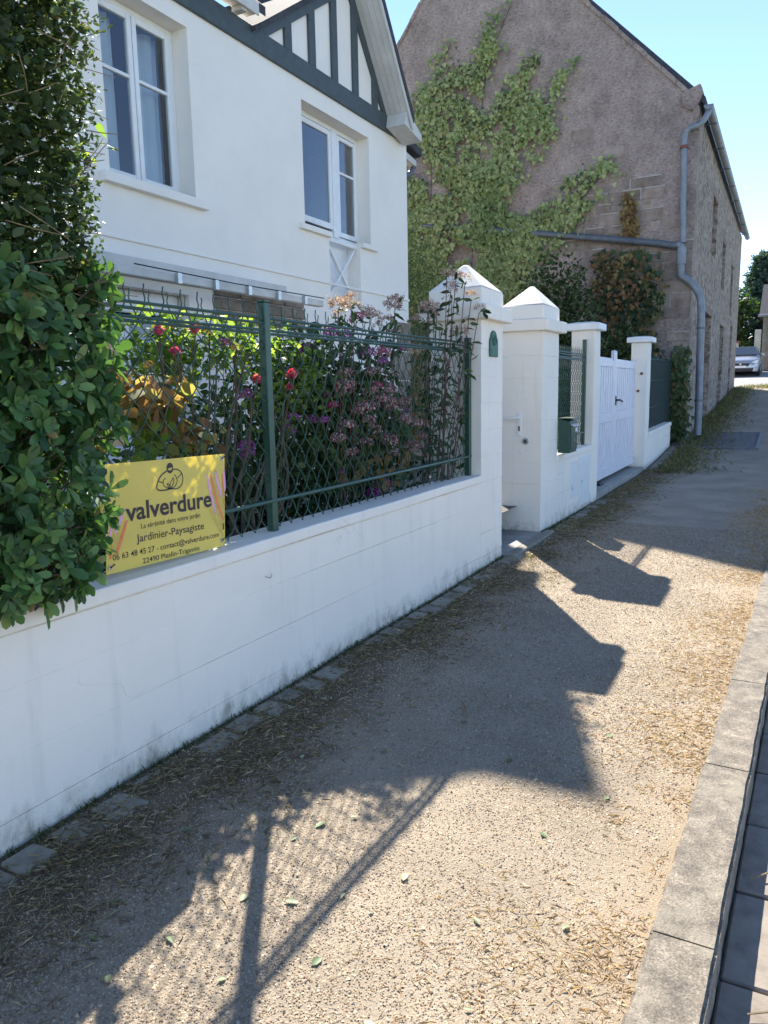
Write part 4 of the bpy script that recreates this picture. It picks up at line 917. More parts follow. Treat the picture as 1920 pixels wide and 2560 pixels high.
# coping of the gable and kneeler
def cop(a, b, n, nm):
    for i in range(n):
        p = (a[0]+(b[0]-a[0])*i/n, a[1]+(b[1]-a[1])*i/n); q = (a[0]+(b[0]-a[0])*(i+1)/n, a[1]+(b[1]-a[1])*(i+1)/n)
        MB().prism([(p[0], p[1]-.03), (q[0], q[1]-.03), (q[0], q[1]+.10+.02*math.sin(i*3.)), (p[0], p[1]+.10+.02*math.sin(i*3.))], 0, BX-.05, BX+.059).build('coping_stone', 'barn_render', bn, bevel=.02)
cop((-.02, 7.50), AP, 16, 'c'); cop(AP, LE, 18, 'c')
MB().prism([(.16, 7.36), (.16, 7.60), (-.20, 7.72), (-.25, 7.60), (-.22, 7.45), (-.12, 7.30), (-.06, 7.2)], 0, BX-.08, BX+.4).build('kneeler', 'barn_render', bn, bevel=.02)
# doors and windows of the street front
for (a, b, c, d), mt, nm in zip(XO2, ('red_wood', 'brick_red', 'dark_wood', 'dark_wood', 'dark_wood', 'dark_wood'), ('door', 'shutter', 'door', 'window', 'window', 'window')):
    o = link(nm, MB().box(a+.002, b-.002, BYR+.16, BYR+.21, c+.002, d-.002).mesh(nm, mt, ORG[bn]), bn)
    n_ = max(3, int((b-a)/.2))
    for k in range(n_): MB().box(a+(b-a)*k/n_+.012, a+(b-a)*(k+1)/n_-.012, BYR+.13, BYR+.1595, c+.01, d-.01).build('plank', mt, o, bevel=.004)
    MB().box(a-.12, b+.12, BYR-.015, BYR+.1, d+.002, d+.2).build('lintel', 'barn_block', o, bevel=.015)
o = MB().box(20.95, 22.85, BYR+.10, BYR+.128, 2.55, 2.66).build('strap_hinge', 'rust', bn); MB().box(20.95, 22.85, BYR+.10, BYR+.128, .95, 1.06).build('strap_hinge', 'rust', bn)
# dressed stones and pale pointing showing through the render on the right of the gable
rs = random.Random(9); z = .75
while z < 7.4:
    h = rs.uniform(.20, .30); y = -.19+ (0 if rs.random() < .5 else .0)
    ymax = 3.3 if z < 5.6 else (2.2 if z < 7.2 else 2.6)
    y = BYR+.005
    while y < ymax:
        L = rs.uniform(.28, .75)
        thin = (z > 4.3 and rs.random() < .35) or (z <= 4.3 and rs.random() < .22) or (z > 5.8 and rs.random() < .75) or (z > 7.0 and y < (z-7.2)*1.05)
        if not thin:
            pr_ = rs.uniform(.004, .02)
            MB().box(BX-pr_, BX-.0012, y+.012, y+L-.012, z+.012, z+h-.012).build('stone', 'barn_block', bn, bevel=.01)
            if (3.7 < z < 6.3 and y < 2.4 and rs.random() < .55) or (z <= 3.7 and y < .6 and rs.random() < .5):
                t_ = rs.uniform(.009, .016)
                MB().box(BX-.026, BX-.0011, y-.004, y+L*rs.uniform(.5, 1.0), z+h-t_, z+h+t_*.6).build('pointing', 'mortar_pale', bn)
                if rs.random() < .6: MB().box(BX-.027, BX-.0013, y+L-t_, y+L+t_*.6, z, z+h-t_-.001).build('pointing', 'mortar_pale', bn)
        y += L
    z += h
mp_ = MB()
rs2 = random.Random(4)
for k in range(0):
    y, z = rs2.uniform(.1, 2.6), rs2.uniform(1.0, 6.3); L = rs2.uniform(.15, .55)
    if rs2.random() < .6: MB().box(BX-.034, BX-.0011, y, y+L, z, z+rs2.uniform(.018, .03)).build('pointing', 'mortar_pale', bn)
    else: MB().box(BX-.035, BX-.0013, y, y+rs2.uniform(.018, .03), z, z+L*.5).build('pointing', 'mortar_pale', bn)
# gutter along the street eave
pts = [(-.37+.095*math.cos(a), 7.30+.095*math.sin(a)) for a in [math.pi+math.pi*i/8 for i in range(9)]]+[(-.285, 7.30), (-.455, 7.30)]
MB().prism(pts, 0, 18.0, 34.4).build('gutter', 'zinc', bn, bevel=.004)
for x in range(19, 34, 2): MB().box(x, x+.03, -.46, -.2, 7.19, 7.21).build('gutter_bracket', 'zinc_dark', bn)
# drain pipes
dp = thing('drain_pipe', 'grey zinc drain pipe with elbows on the corner of the barn', 'pipe', (17.88, -.3, .4))
PX = 17.87
def curve(pts, k=6):
    P = [Vector(p) for p in pts]; Q = []
    for i in range(len(P)-1):
        a = P[max(i-1, 0)]; b = P[i]; c_ = P[i+1]; d_ = P[min(i+2, len(P)-1)]
        for j in range(k):
            t = j/k; Q.append(0.5*((2*b)+(c_-a)*t+(2*a-5*b+4*c_-d_)*t*t+(3*b-a-3*c_+d_)*t**3))
    return Q+[P[-1]]
MB().tube(curve([(18.15, -.37, 7.24), (18.0, -.35, 7.10), (17.93, -.24, 6.92), (PX, -.02, 6.84), (PX, .055, 6.70), (PX, .055, 6.4), (PX, .03, 5.4), (PX, 0, 4.55)]), .062, 12).build('upper_pipe', 'zinc', dp, smooth=True)
MB().tube([(PX, .056, 6.46), (PX, .056, 6.52)], .082, 14).build('clamp', 'clamp_red', dp)
MB().tube(curve([(PX, .12, 4.52), (PX, .03, 4.46), (PX, .02, 4.25), (PX, .02, 4.0), (PX, .0, 3.86), (PX, -.12, 3.76), (PX, -.25, 3.64), (PX, -.38, 3.42), (PX, -.42, 3.2), (PX, -.435, 2.9), (PX, -.45, 2.0), (PX, -.47, 1.0), (PX, -.47, .42)]), .078, 12).build('lower_pipe', 'zinc', dp, smooth=True)
MB().tube([(PX, .02, 4.10), (PX, .02, 4.44)], .10, 14).build('junction', 'zinc', dp, smooth=True)
for z in (2.7, 1.15): MB().tube([(PX, -.44-.015*(2.7-z), z), (PX, -.44-.015*(2.7-z), z+.05)], .092, 14).build('clamp', 'zinc_dark', dp)
sp = thing('sloping_pipe', 'dark grey pipe sloping across the ivy covered barn gable', 'pipe', (17.86, 2.7, 4.9))
MB().tube([(PX, 6.2, 5.62), (PX, 4.4, 5.31)], .052, 12).build('thin_length', 'zinc_dark', sp, smooth=True)
MB().tube(curve([(PX, 4.42, 5.31), (PX, 2.6, 4.98), (PX, .6, 4.60), (PX, .30, 4.53), (PX, .12, 4.50)]), .075, 12).build('thick_length', 'zinc_dark', sp, smooth=True)
# ivy on the gable
IVYP = [(7.2, 8.2), (6.57, 8.57), (6.37, 8.72), (5.88, 8.94), (5.61, 9.38), (5.98, 9.37), (5.51, 9.67), (5.42, 9.87), (5.38, 9.77), (5.83, 9.16), (5.2, 9.16), (4.89, 9.05), (4.74, 9.37), (4.64, 9.7), (4.34, 10.06), (4.06, 10.33), (3.96, 10.26), (4.25, 9.91), (4.37, 9.68), (4.34, 9.37), (4.08, 9.33), (4.34, 9.16), (4.54, 8.9), (4.64, 8.48), (4.64, 8.08), (4.29, 8.23), (3.85, 8.67), (3.42, 9.01), (3.19, 9.04), (3.42, 8.71), (3.47, 8.51), (3.75, 8.13), (3.89, 7.9), (3.32, 8.18), (3.04, 8.38), (2.77, 8.45), (2.33, 8.82), (2.41, 8.59), (2.77, 8.24), (2.76, 7.95), (3.08, 7.58), (2.66, 7.34), (3.02, 7.14), (3.4, 6.77), (3.83, 6.7), (3.59, 6.53), (3.58, 6.31), (3.88, 6.03), (4.05, 5.78), (3.67, 5.46), (3.24, 5.55), (3.0, 5.65), (2.83, 5.83), (2.6, 6.19), (2.36, 6.35), (2.18, 6.24), (2.0, 6.3), (1.83, 6.48), (1.53, 6.58), (1.54, 6.31), (1.38, 5.95), (1.72, 5.75), (2.16, 5.41), (2.41, 5.23), (2.47, 5.06), (2.75, 4.73), (3.17, 4.46), (3.46, 3.98), (3.86, 3.5), (5, 3.0), (8, 3.0), (8.2, 7.5)]
iv = thing('ivy', 'large light green ivy climbing over the left of the barn gable', 'ivy', (17.9, 4.8, 3.2))
def ivymass(name, poly, N, x0, size, mat, parent, thick=.16, patch=True):
    pa = np.array(poly); lo, hi = pa.min(0), pa.max(0)
    P = lo+(hi-lo)*RNG.random((N, 2))
    P = P+RNG.normal(0, .06, P.shape)
    k = inpoly(P+RNG.normal(0, .10, P.shape), poly)
    if patch: k &= (RNG.random(N) < np.clip((vnoise(P, 1.7, 3)*.45+vnoise(P, 5, 4)*.55-.26)*4, 0, 1))
    P = P[k]; n = len(P); dep = vnoise(P, 2.3, 7)*thick+RNG.random(n)*thick*.5
    pos = np.stack([x0-.02-dep, P[:, 0], P[:, 1]], 1)
    nr = np.stack([-np.ones(n)*.8, RNG.normal(0, .45, n)-.15, RNG.normal(0, .45, n)+.35], 1)
    d = np.stack([RNG.normal(0, .25, n)-.25, RNG.normal(0, .5, n), -.8+RNG.normal(0, .45, n)], 1)
    rn = np.clip(vnoise(P, .9, 12)*.55+RNG.random(n)*.5, 0, .999)
    o = link(name, scatter(name, IVY, pos, d, nr, RNG.uniform(size*.6, size*1.25, n), mat, ORG[parent], rnd=rn), parent); tag(o, kind='stuff'); return o
ivymass('foliage', IVYP, 38000, BX, .10, 'leaf_ivy', iv)
mb = MB()
for (pts) in ([(3.95, 10.2), (4.5, 9.0), (4.7, 7.5), (5.0, 3.2)], [(2.4, 8.7), (3.4, 7.6), (4.4, 6.0), (4.9, 3.0)], [(3.2, 9.0), (4.1, 7.4), (4.8, 5.0)], [(1.5, 6.5), (2.6, 5.4), (3.8, 4.4), (4.4, 3.0)], [(5.45, 9.7), (5.9, 8.6), (6.0, 6.0)]):
    mb.tube(curve([(BX-.03, p[0], p[1]) for p in pts], 5), [.008]*(5*(len(pts)-1))+[.02], 5)
mb.build('stems', 'bark', iv)
iv2 = thing('dark_ivy', 'dark green and browning ivy hanging below the sloping pipe near the corner', 'ivy', (17.9, 1.0, 1.0))
ivymass('foliage', [(1.9, 4.40), (1.5, 4.55), (1.2, 4.42), (.9, 4.5), (.6, 4.35), (.62, 4.1), (.38, 3.9), (.52, 3.6), (.28, 3.3), (.55, 2.95), (.62, 2.6), (.40, 2.3), (.66, 1.9), (.5, 1.4), (.55, .8), (1.7, .7), (1.85, 1.5), (1.6, 2.2), (1.95, 2.8), (1.7, 3.2), (1.98, 3.7), (1.75, 4.1)], 4200, BX, .12, 'leaf_ivy_dark', iv2, .30)
ivymass('withered_leaves', [(1.9, 4.5), (.6, 4.5), (.8, 3.4), (1.5, 2.4), (1.8, 3.2)], 420, BX-.14, .10, 'leaf_brown', iv2, .25)
iv3 = thing('dry_ivy', 'withered brown strand of ivy above the sloping pipe', 'ivy', (17.9, 1.1, 4.7))
ivymass('foliage', [(1.20, 5.75), (1.28, 5.4), (1.25, 4.7), (.98, 4.7), (1.0, 5.1), (1.1, 5.5)], 600, BX, .10, 'leaf_brown', iv3, .08, False)
ivymass('green_leaves', [(1.25, 5.75), (1.3, 5.45), (1.05, 5.45)], 110, BX, .10, 'leaf_ivy', iv3, .06, False)
iv4 = thing('corner_ivy', 'narrow dark ivy column at the foot of the barn corner', 'ivy', (17.8, -.1, .4))
ivymass('foliage', [(.1, 2.2), (-.2, 2.35), (-.28, .35), (.25, .35), (.2, 1.2)], 1500, BX-.1, .10, 'leaf_ivy_dark', iv4, .2, False)

# ================================================================ PLANTS
rp = random.Random(17)
def stemtube(mb, base, tip, r0, r1, wob=.05, k=4, n=6):
    base, tip = Vector(base), Vector(tip); P = [base]
    for i in range(1, k):
        t = i/k; P.append(base.lerp(tip, t)+Vector((rp.uniform(-wob, wob), rp.uniform(-wob, wob), rp.uniform(-wob, wob)*.4)))
    P.append(tip); Q = curve(P, 3); m_ = len(Q)
    mb.tube(Q, [r0+(r1-r0)*i/(m_-1) for i in range(m_)], n); return Q
def cloud(name, parent, pos, tpl, size, mat, up=.3, out=None, droop=0.0, stuff=True):
    pos = np.asarray(pos); n = len(pos)
    d = rdir(n); d[:, 2] = d[:, 2]*.6+up-droop
    nr = rdir(n, .9)
    o = link(name, scatter(name, tpl, pos, d, nr, RNG.uniform(size*.6, size*1.25, n), mat, ORG[parent], jit=.02), parent)
    if stuff: tag(o, kind='stuff')
    return o
# ---- hedge: two shrubs grown together at the left
hb = thing('large_leaved_hedge', 'glossy large leaved evergreen hedge hanging over the white wall beside the sign', 'hedge', (1.2, .4, .28))
def edgeX(z):   # right hand outline of the hedge
    return np.interp(z, [.70, .80, .95, 1.2, 1.5, 1.9, 2.4, 2.9, 3.4, 4.0], [1.58, 1.66, 1.77, 1.84, 1.86, 1.88, 1.90, 1.91, 1.94, 1.97])
tw = MB(); cen = []; dirs = []
NR = 1050
zc = RNG.uniform(.835, 1.95, NR); xr = edgeX(zc)
side = RNG.random(NR) < .33
xc = np.where(side, xr-RNG.random(NR)**1.5*.10, .55+(xr-.55)*RNG.random(NR)**.75)
yc = np.where(side, RNG.uniform(-.16, .75, NR), -.19+.10*vnoise(np.stack([xc, zc], 1), 4, 3)+RNG.random(NR)**2*.22)
low = zc < .86
yc = np.where(low & ~side, np.minimum(yc, -.06), yc)
ok = ~((yc > -.02) & (zc < .85)); xc, yc, zc, side = xc[ok], yc[ok], zc[ok], side[ok]
bigs = []; rest = []
for i in range(len(xc)):
    c0 = Vector((xc[i], yc[i], zc[i]))
    axis = Vector((.9 if side[i] else rp.uniform(-.3, .5), -.25 if side[i] else -.9, rp.uniform(-.25, .8))).normalized()
    if zc[i] < .92: axis = Vector((axis.x, axis.y, -.3)).normalized()
    if i % 2 == 0: stemtube(tw, c0-axis*.30+Vector((0, .05, -.06)), c0, .004, .003, .01, 2, 4)
    a = axis.orthogonal().normalized(); b = axis.cross(a); ph = rp.uniform(0, 6.28); nl = rp.randint(5, 7)
    for k in range(nl):
        th = ph+2*math.pi*k/nl+rp.uniform(-.3, .3); sp_ = rp.uniform(.9, 1.9)
        dd = (axis*.75+(a*math.cos(th)+b*math.sin(th))*sp_+Vector((0, 0, -.12))).normalized()
        L = rp.uniform(.040, .086)
        (bigs if (not side[i] and c0.x > 1.25 and yc[i] < -.02) else rest).append((c0+Vector((rp.uniform(-.008, .008),)*3), dd, axis, L, rp.random()))
tw.build('twigs', 'bark', hb)
rp.shuffle(bigs); bigs.sort(key=lambda q: q[0].y)
SPAT = (np.array([[0, .012, 0], [0, -.012, 0], [.30, .13, .03], [.30, -.13, .03], [.62, .215, .04], [.62, -.215, .04], [.88, .15, .0], [.88, -.15, .0], [1, 0, -.05], [.30, 0, 0], [.62, 0, -.005], [.88, 0, -.03]]),
        np.array([[0, 1, 9], [0, 9, 2], [1, 3, 9], [9, 10, 4], [9, 4, 2], [9, 3, 5], [9, 5, 10], [10, 11, 6], [10, 6, 4], [10, 5, 7], [10, 7, 11], [11, 8, 6], [11, 7, 8]]))
lv = [npmesh('leaf', SPAT[0]*np.array([1, w_, c_]), SPAT[1], 'leaf_big', np.zeros(12), smooth=True) for w_, c_ in ((1., 1.), (1.15, 1.6), (.85, .6))]
def place(me, name, parent, p, d, n, L):
    d = d.normalized(); s_ = n.cross(d); s_ = s_.normalized() if s_.length > 1e-4 else d.orthogonal().normalized(); n2 = d.cross(s_)
    o = bpy.data.objects.new(name, me); COL.objects.link(o); o.parent = parent; q = p-ORG[parent]
    M_ = Matrix(((d.x*L, s_.x*L, n2.x*L, q.x), (d.y*L, s_.y*L, n2.y*L, q.y), (d.z*L, s_.z*L, n2.z*L, q.z), (0, 0, 0, 1)))
    o.matrix_basis = M_; return o
for i, (p, d, n_, L, r_) in enumerate(bigs[:290]): place(lv[i % 3], 'leaf', hb, p, d, n_, L)
rest += bigs[290:]
A = lambda k: np.array([tuple(q[k]) for q in rest])
inn = 2600
ix = RNG.uniform(.5, 1.80, inn); iz = RNG.uniform(.85, 1.95, inn); iy = RNG.uniform(.0, .8, inn)
pos = np.concatenate([A(0), np.stack([ix, iy, iz], 1)]); dd = np.concatenate([A(1), rdir(inn, .2)]); nn = np.concatenate([A(2), rdir(inn, .6)])
LL = np.concatenate([np.array([q[3] for q in rest]), RNG.uniform(.05, .08, inn)])
o = link('foliage', scatter('foliage', SPAT, pos, dd, nn, LL, 'leaf_big', ORG[hb]), hb); tag(o, kind='stuff')
mb = MB()
for k in range(9): stemtube(mb, (rp.uniform(.5, 1.6), rp.uniform(.28, .6), .27), (rp.uniform(.6, 1.8), rp.uniform(0, .6), rp.uniform(1.4, 1.9)), .018, .006, .06)
mb.build('branches', 'bark', hb)
hs2 = thing('small_leaved_hedge', 'tall clipped small leaved hedge with dry twigs above the glossy one', 'hedge', (1.2, .5, .28))
N = 52000
z = 1.72+2.2*RNG.random(N)**.9; xr = edgeX(z)+.05*(vnoise(np.stack([z, z*0], 1), 6, 2)-.5)
sd_ = RNG.random(N) < .4
x = np.where(sd_, xr-RNG.random(N)**1.6*.14, .45+(xr-.45)*RNG.random(N)**.7); y = np.where(sd_, RNG.uniform(-.14, .9, N), -.16+.16*vnoise(np.stack([x, z], 1), 5, 9)+RNG.random(N)**2*.3)
kk = (vnoise(np.stack([x+y, z], 1), 9, 15) > .18); x, y, z = x[kk], y[kk], z[kk]
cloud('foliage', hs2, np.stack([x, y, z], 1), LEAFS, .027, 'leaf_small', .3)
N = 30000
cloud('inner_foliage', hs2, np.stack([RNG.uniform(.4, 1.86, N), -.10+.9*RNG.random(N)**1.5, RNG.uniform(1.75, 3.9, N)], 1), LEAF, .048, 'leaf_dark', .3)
mb = MB()
for k in range(150):
    zz = rp.uniform(1.75, 3.4); ex = float(edgeX(zz)); s_ = rp.random() < .45
    p = Vector((ex-.05, rp.uniform(-.1, .4), zz)) if s_ else Vector((rp.uniform(1.1, ex), -.12, zz))
    q = p+(Vector((rp.uniform(.04, .15), rp.uniform(-.08, .04), rp.uniform(-.03, .06))) if s_ else Vector((rp.uniform(-.09, .14), -rp.uniform(.03, .10), rp.uniform(-.08, .08))))
    stemtube(mb, p-(q-p)*.5, q, .0022, .0012, .006, 2, 4)
mb.build('dry_twigs', 'twig', hs2, kind='stuff')
mb = MB()
for k in range(10): stemtube(mb, (rp.uniform(.5, 1.6), rp.uniform(.3, .7), .27), (rp.uniform(.6, 1.7), rp.uniform(.1, .7), rp.uniform(2.6, 3.8)), .025, .006, .07)
mb.build('branches', 'bark', hs2)
# leafy shoots standing out of the outline
for (zz, n_) in ((2.75, 40), (2.66, 30), (2.35, 10), (2.25, 10), (2.9, 30)):
    ex = float(edgeX(zz)); b_ = Vector((ex-.05, rp.uniform(-.1, .1), zz)); e_ = b_+Vector((rp.uniform(.13, .22), rp.uniform(-.05, .05), rp.uniform(.02, .10)))
    mb = MB(); Q = stemtube(mb, b_, e_, .0025, .0012, .006, 2, 4); o = mb.build('shoot', 'green_stem', hs2)
    idx = RNG.integers(1, len(Q), n_); P = np.array([tuple(Q[i]) for i in idx])+RNG.normal(0, .008, (n_, 3))
    cloud('shoot_leaves', hs2, P, SPAT, .05 if n_ < 12 else .022, 'leaf_rose' if n_ < 12 else 'leaf_small', .35)

# ---- flower head templates
def petals(N, r, s, squash=.7, tpl=LEAFS, name='h', mat='petal_pink', lo=-.5):
    v = rdir(int(N*1.6)); v = v[v[:, 2] > lo][:N]; n = len(v); pos = v*np.array([1, 1, squash])*r*RNG.uniform(.82, 1.05, n)[:, None]
    d = np.cross(v, rdir(n)); nr = v+RNG.normal(0, .35, v.shape)
    return scatter(name, tpl, pos, d, nr, s*RNG.uniform(.7, 1.2, n), mat)
HEAD = {k: [petals(N, 1, s, sq, t, 'flower_head', m_, lo) for _ in range(2)] for k, N, s, sq, t, m_, lo in (
    ('faded', 210, .30, .62, LEAFS, 'petal_faded', -.35), ('magenta', 170, .36, .7, LEAFS, 'petal_magenta', -.5), ('pinkmop', 170, .36, .75, LEAFS, 'petal_pink', -.5), ('dusty', 230, .22, .6, BLADE, 'petal_dusty', -.2), ('dry', 120, .3, .7, LEAFS, 'leaf_brown', -.5))}
def dustyhead():
    # a dome of small fluffy tufts
    V = []; 
    c_ = rdir(26); c_ = c_[c_[:, 2] > -.1]; P = []
    for q in c_: P.append(q*np.array([1, 1, .55])*.85+RNG.normal(0, .13, (16, 3)))
    P = np.concatenate(P); return scatter('flower_head', LEAFS, P, rdir(len(P), .6), rdir(len(P)), RNG.uniform(.14, .3, len(P)), 'petal_dusty')
HEAD['dusty'] = [dustyhead() for _ in range(3)]
def rosemesh(mat):
    P = []; D = []; Nn = []; S = []
    for ring, (n, op, rr) in enumerate(((3, .15, .1), (5, .5, .25), (6, .95, .4), (6, 1.4, .5))):
        for k in range(n):
            th = 2*math.pi*k/n+ring*.6; o_ = np.array([math.cos(th), math.sin(th), 0]); P.append(o_*rr*.3+np.array([0, 0, -.1*ring])); D.append(o_*op+np.array([0, 0, 1.0])); Nn.append(-o_+np.array([0, 0, op])); S.append(.85)
    W_ = (np.array([[0, .1, 0], [0, -.1, 0], [.5, .42, .12], [.5, -.42, .12], [.5, 0, 0], [.95, .35, .0], [.95, -.35, .0], [1., 0, -.08]]), np.array([[0, 1, 4], [0, 4, 2], [1, 3, 4], [4, 7, 5], [4, 5, 2], [4, 3, 6], [4, 6, 7]]))
    return scatter('rose_bloom', W_, np.array(P), np.array(D), np.array(Nn), np.array(S), mat)
HEAD['rose'] = [rosemesh('petal_red'), rosemesh('petal_pink')]
def head(kind, parent, p, r, i=0, name='flower_head'):
    o = link(name, HEAD[kind][i % len(HEAD[kind])], parent, p); o.scale = (r, r, r); o.rotation_euler = (rp.uniform(-.35, .35), rp.uniform(-.35, .35), rp.uniform(0, 6.28)); return o
GB = .29
def bush(name, label, cat, bx, by, stems, stemmat, r0, leaves, heads=(), wob=.05, ymin=.14):
    """stems: list of tips; leaves: list of (N, centre, spread, size, mat, tpl, droop); heads: list of (kind, p, r, i)"""
    t = thing(name, label, cat, (bx, by, GB))
    mb = MB()
    for tp in stems: stemtube(mb, (bx+rp.uniform(-.12, .12)+(tp[0]-bx)*.35, by+rp.uniform(-.06, .06), GB-.02), tp, r0*rp.uniform(.7, 1.2), r0*.35, wob)
    for h in heads: stemtube(mb, (bx+(h[1][0]-bx)*.6+rp.uniform(-.04, .04), by+rp.uniform(-.03, .08), GB+.2), (h[1][0], h[1][1], h[1][2]-h[2]*.2), r0*.5, r0*.3, wob*.5)
    mb.build('stems', stemmat, t)
    for k, (N, c_, s_, sz, mt, tpl, dr) in enumerate(leaves):
        P = np.array(c_)+np.clip(RNG.normal(0, 1, (N, 3)), -1.9, 1.9)*np.array(s_); P[:, 1] = np.maximum(P[:, 1], ymin+RNG.random(N)*.05); P[:, 2] = np.maximum(P[:, 2], GB)
        cloud('foliage', t, P, tpl, sz, mt, .25, droop=dr)
    for h in heads: head(h[0], t, h[1], h[2], h[3])
    return t
rose_t = bush('rose_bush', 'rose bush with red and pink blooms behind the fence post', 'rose bush', 3.05, .45,
     [(2.62, .38, 1.75), (2.8, .42, 1.72), (2.75, .5, 1.5), (3.05, .4, 1.7), (3.25, .35, 1.5), (3.3, .5, 1.75), (3.55, .42, 1.5), (3.7, .4, 1.65), (2.95, .3, 1.3), (3.5, .32, 1.15), (3.15, .28, 1.72), (3.4, .3, 1.4)], 'bark', .013,
     [(560, (2.95, .60, 1.74), (.17, .07, .09), .054, 'leaf_rose', LEAF, .1), (560, (3.57, .60, 1.76), (.25, .07, .08), .054, 'leaf_rose', LEAF, .1), (420, (3.75, .52, 1.52), (.24, .12, .12), .050, 'leaf_rose', LEAF, .1), (260, (3.4, .9, 1.45), (.25, .15, .20), .05, 'leaf_dark', LEAF, .1), (190, (3.95, .48, 1.62), (.12, .1, .10), .055, 'leaf_rose', LEAF, .2), (90, (2.80, .56, 1.50), (.12, .06, .10), .05, 'leaf_rose', LEAF, .2)],
     [('rose', (3.65, .35, 1.60), 0.055, 0), ('rose', (3.30, .35, 1.57), 0.048, 0), ('rose', (3.61, .35, 1.53), 0.036, 0), ('rose', (2.84, .35, 1.81), 0.047, 0), ('rose', (2.69, .35, 1.70), 0.036, 1), ('rose', (2.60, .35, 1.79), 0.042, 1), ('rose', (2.63, .35, 1.49), 0.035, 1), ('rose', (2.68, .35, 1.82), .018, 1), ('dry', (2.94, .35, 1.81), .026, 0), ('dry', (3.12, .33, 1.74), .03, 1)], .06, .36)
bush('withered_hydrangea', 'half withered hydrangea with orange brown leaves next to the sign', 'hydrangea', 2.45, .42,
     [(2.35, .35, 1.6), (2.5, .35, 1.62), (2.55, .3, 1.4), (2.65, .35, 1.3), (2.75, .32, 1.22), (2.4, .3, 1.25)], 'twig', .006,
     [(110, (2.50, .34, 1.49), (.10, .06, .055), .095, 'leaf_dry', LEAF, .9), (70, (2.72, .33, 1.33), (.09, .06, .05), .085, 'leaf_dry', LEAF, .9), (60, (2.42, .3, 1.32), (.09, .05, .10), .08, 'leaf_rose', LEAF, .6), (40, (2.6, .33, 1.22), (.1, .05, .06), .08, 'leaf_rose', LEAF, .8)],
     [('dry', (2.41, .35, 1.60), .03, 0), ('dry', (2.52, .35, 1.64), .026, 1), ('dry', (2.61, .33, 1.23), .03, 0), ('dry', (2.75, .33, 1.23), .032, 1)], .03)
bush('purple_aster', 'purple flowering perennial growing low between the rose stems', 'flowers', 3.55, .6,
     [(3.4, .55, 1.4), (3.8, .55, 1.3), (4.0, .55, 1.7)], 'green_stem', .005,
     [(420, (3.55, .72, 1.1), (.35, .12, .25), .06, 'leaf_dark', LEAF, .3), (260, (3.8, .62, 1.45), (.25, .1, .2), .06, 'leaf_dark', LEAF, .3)],
     [('magenta', p[:3], p[3]*1.25, i) for i, p in enumerate([(3.83, .5, 1.35, .037), (3.79, .5, 1.28, .042), (3.99, .5, 1.78, .033), (3.38, .5, 1.5, .039), (3.37, .5, 1.21, .039), (4.23, .5, 1.48, .034), (4.04, .5, 1.33, .033), (3.41, .52, 1.16, .036), (3.23, .5, 1.78, .026)])])
bush('pink_hydrangea', 'hydrangea with many faded pink mop heads behind the right of the fence', 'hydrangea', 4.6, .5,
     [(4.2, .4, 1.4), (4.5, .4, 1.3), (4.8, .42, 1.35), (5.1, .4, 1.2)], 'green_stem', .007,
     [(900, (4.55, .55, 1.10), (.36, .12, .26), .085, 'leaf_dark', LEAF, .5), (380, (5.05, .5, .95), (.22, .12, .24), .085, 'leaf_dark', LEAF, .5), (420, (4.5, .6, 1.55), (.35, .12, .18), .075, 'leaf_dark', LEAF, .4), (70, (4.7, .33, .98), (.3, .04, .12), .08, 'leaf_dry', LEAF, .9)],
     [('faded', p[:3], p[3]*1.2, i) for i, p in enumerate([(4.18, .32, 1.53, .066), (4.71, .32, 1.42, .079), (4.4, .32, 1.39, .069), (4.48, .32, 1.31, .04), (4.99, .32, 1.3, .063), (5.24, .32, 1.25, .053), (4.18, .32, 1.28, .055), (4.08, .32, 1.21, .046), (4.44, .32, 1.16, .043), (4.76, .32, 1.16, .061), (5.16, .32, 1.08, .065), (4.58, .36, 1.5, .055), (4.86, .36, 1.52, .05), (4.28, .38, 1.62, .05), (5.1, .36, 1.42, .05), (4.62, .36, 1.24, .05), (4.9, .36, 1.05, .05), (4.3, .36, 1.1, .045), (5.36, .34, 1.15, .045), (4.7, .4, 1.64, .05)])])
bush('magenta_hydrangea', 'taller hydrangea with magenta blooms at the back of the flower bed', 'hydrangea', 4.6, .75,
     [(4.6, .5, 1.7), (4.85, .5, 1.75), (4.2, .5, 1.85), (4.5, .5, 1.95)], 'green_stem', .007,
     [(700, (4.5, .78, 1.55), (.38, .14, .22), .08, 'leaf_dark', LEAF, .4), (500, (5.1, .75, 1.35), (.28, .14, .28), .08, 'leaf_dark', LEAF, .4), (500, (4.4, .85, .95), (.5, .14, .28), .09, 'leaf_dark', LEAF, .4)],
     [('pinkmop' if i % 3 == 0 else 'magenta', p[:3], p[3]*1.1, i) for i, p in enumerate([(4.82, .38, 1.78, .05), (4.8, .38, 1.71, .045), (4.6, .38, 1.77, .048), (4.73, .38, 1.55, .031), (4.12, .38, 1.88, .044), (4.29, .38, 1.87, .046), (4.45, .38, 1.99, .047), (5.12, .38, 1.82, .033), (5.17, .38, 1.37, .026), (4.12, .38, 1.42, .033), (4.01, .38, 1.33, .032), (4.17, .38, .98, .028)])])
bush('low_hydrangea', 'two bright magenta mop heads low down behind the fence near the pier', 'hydrangea', 4.7, .42,
     [(4.7, .4, .7)], 'green_stem', .006, [(90, (4.7, .45, .62), (.18, .08, .10), .08, 'leaf_dark', LEAF, .4)], [('magenta', (4.60, .36, .78), .062, 0), ('magenta', (4.75, .36, .84), .062, 1)])
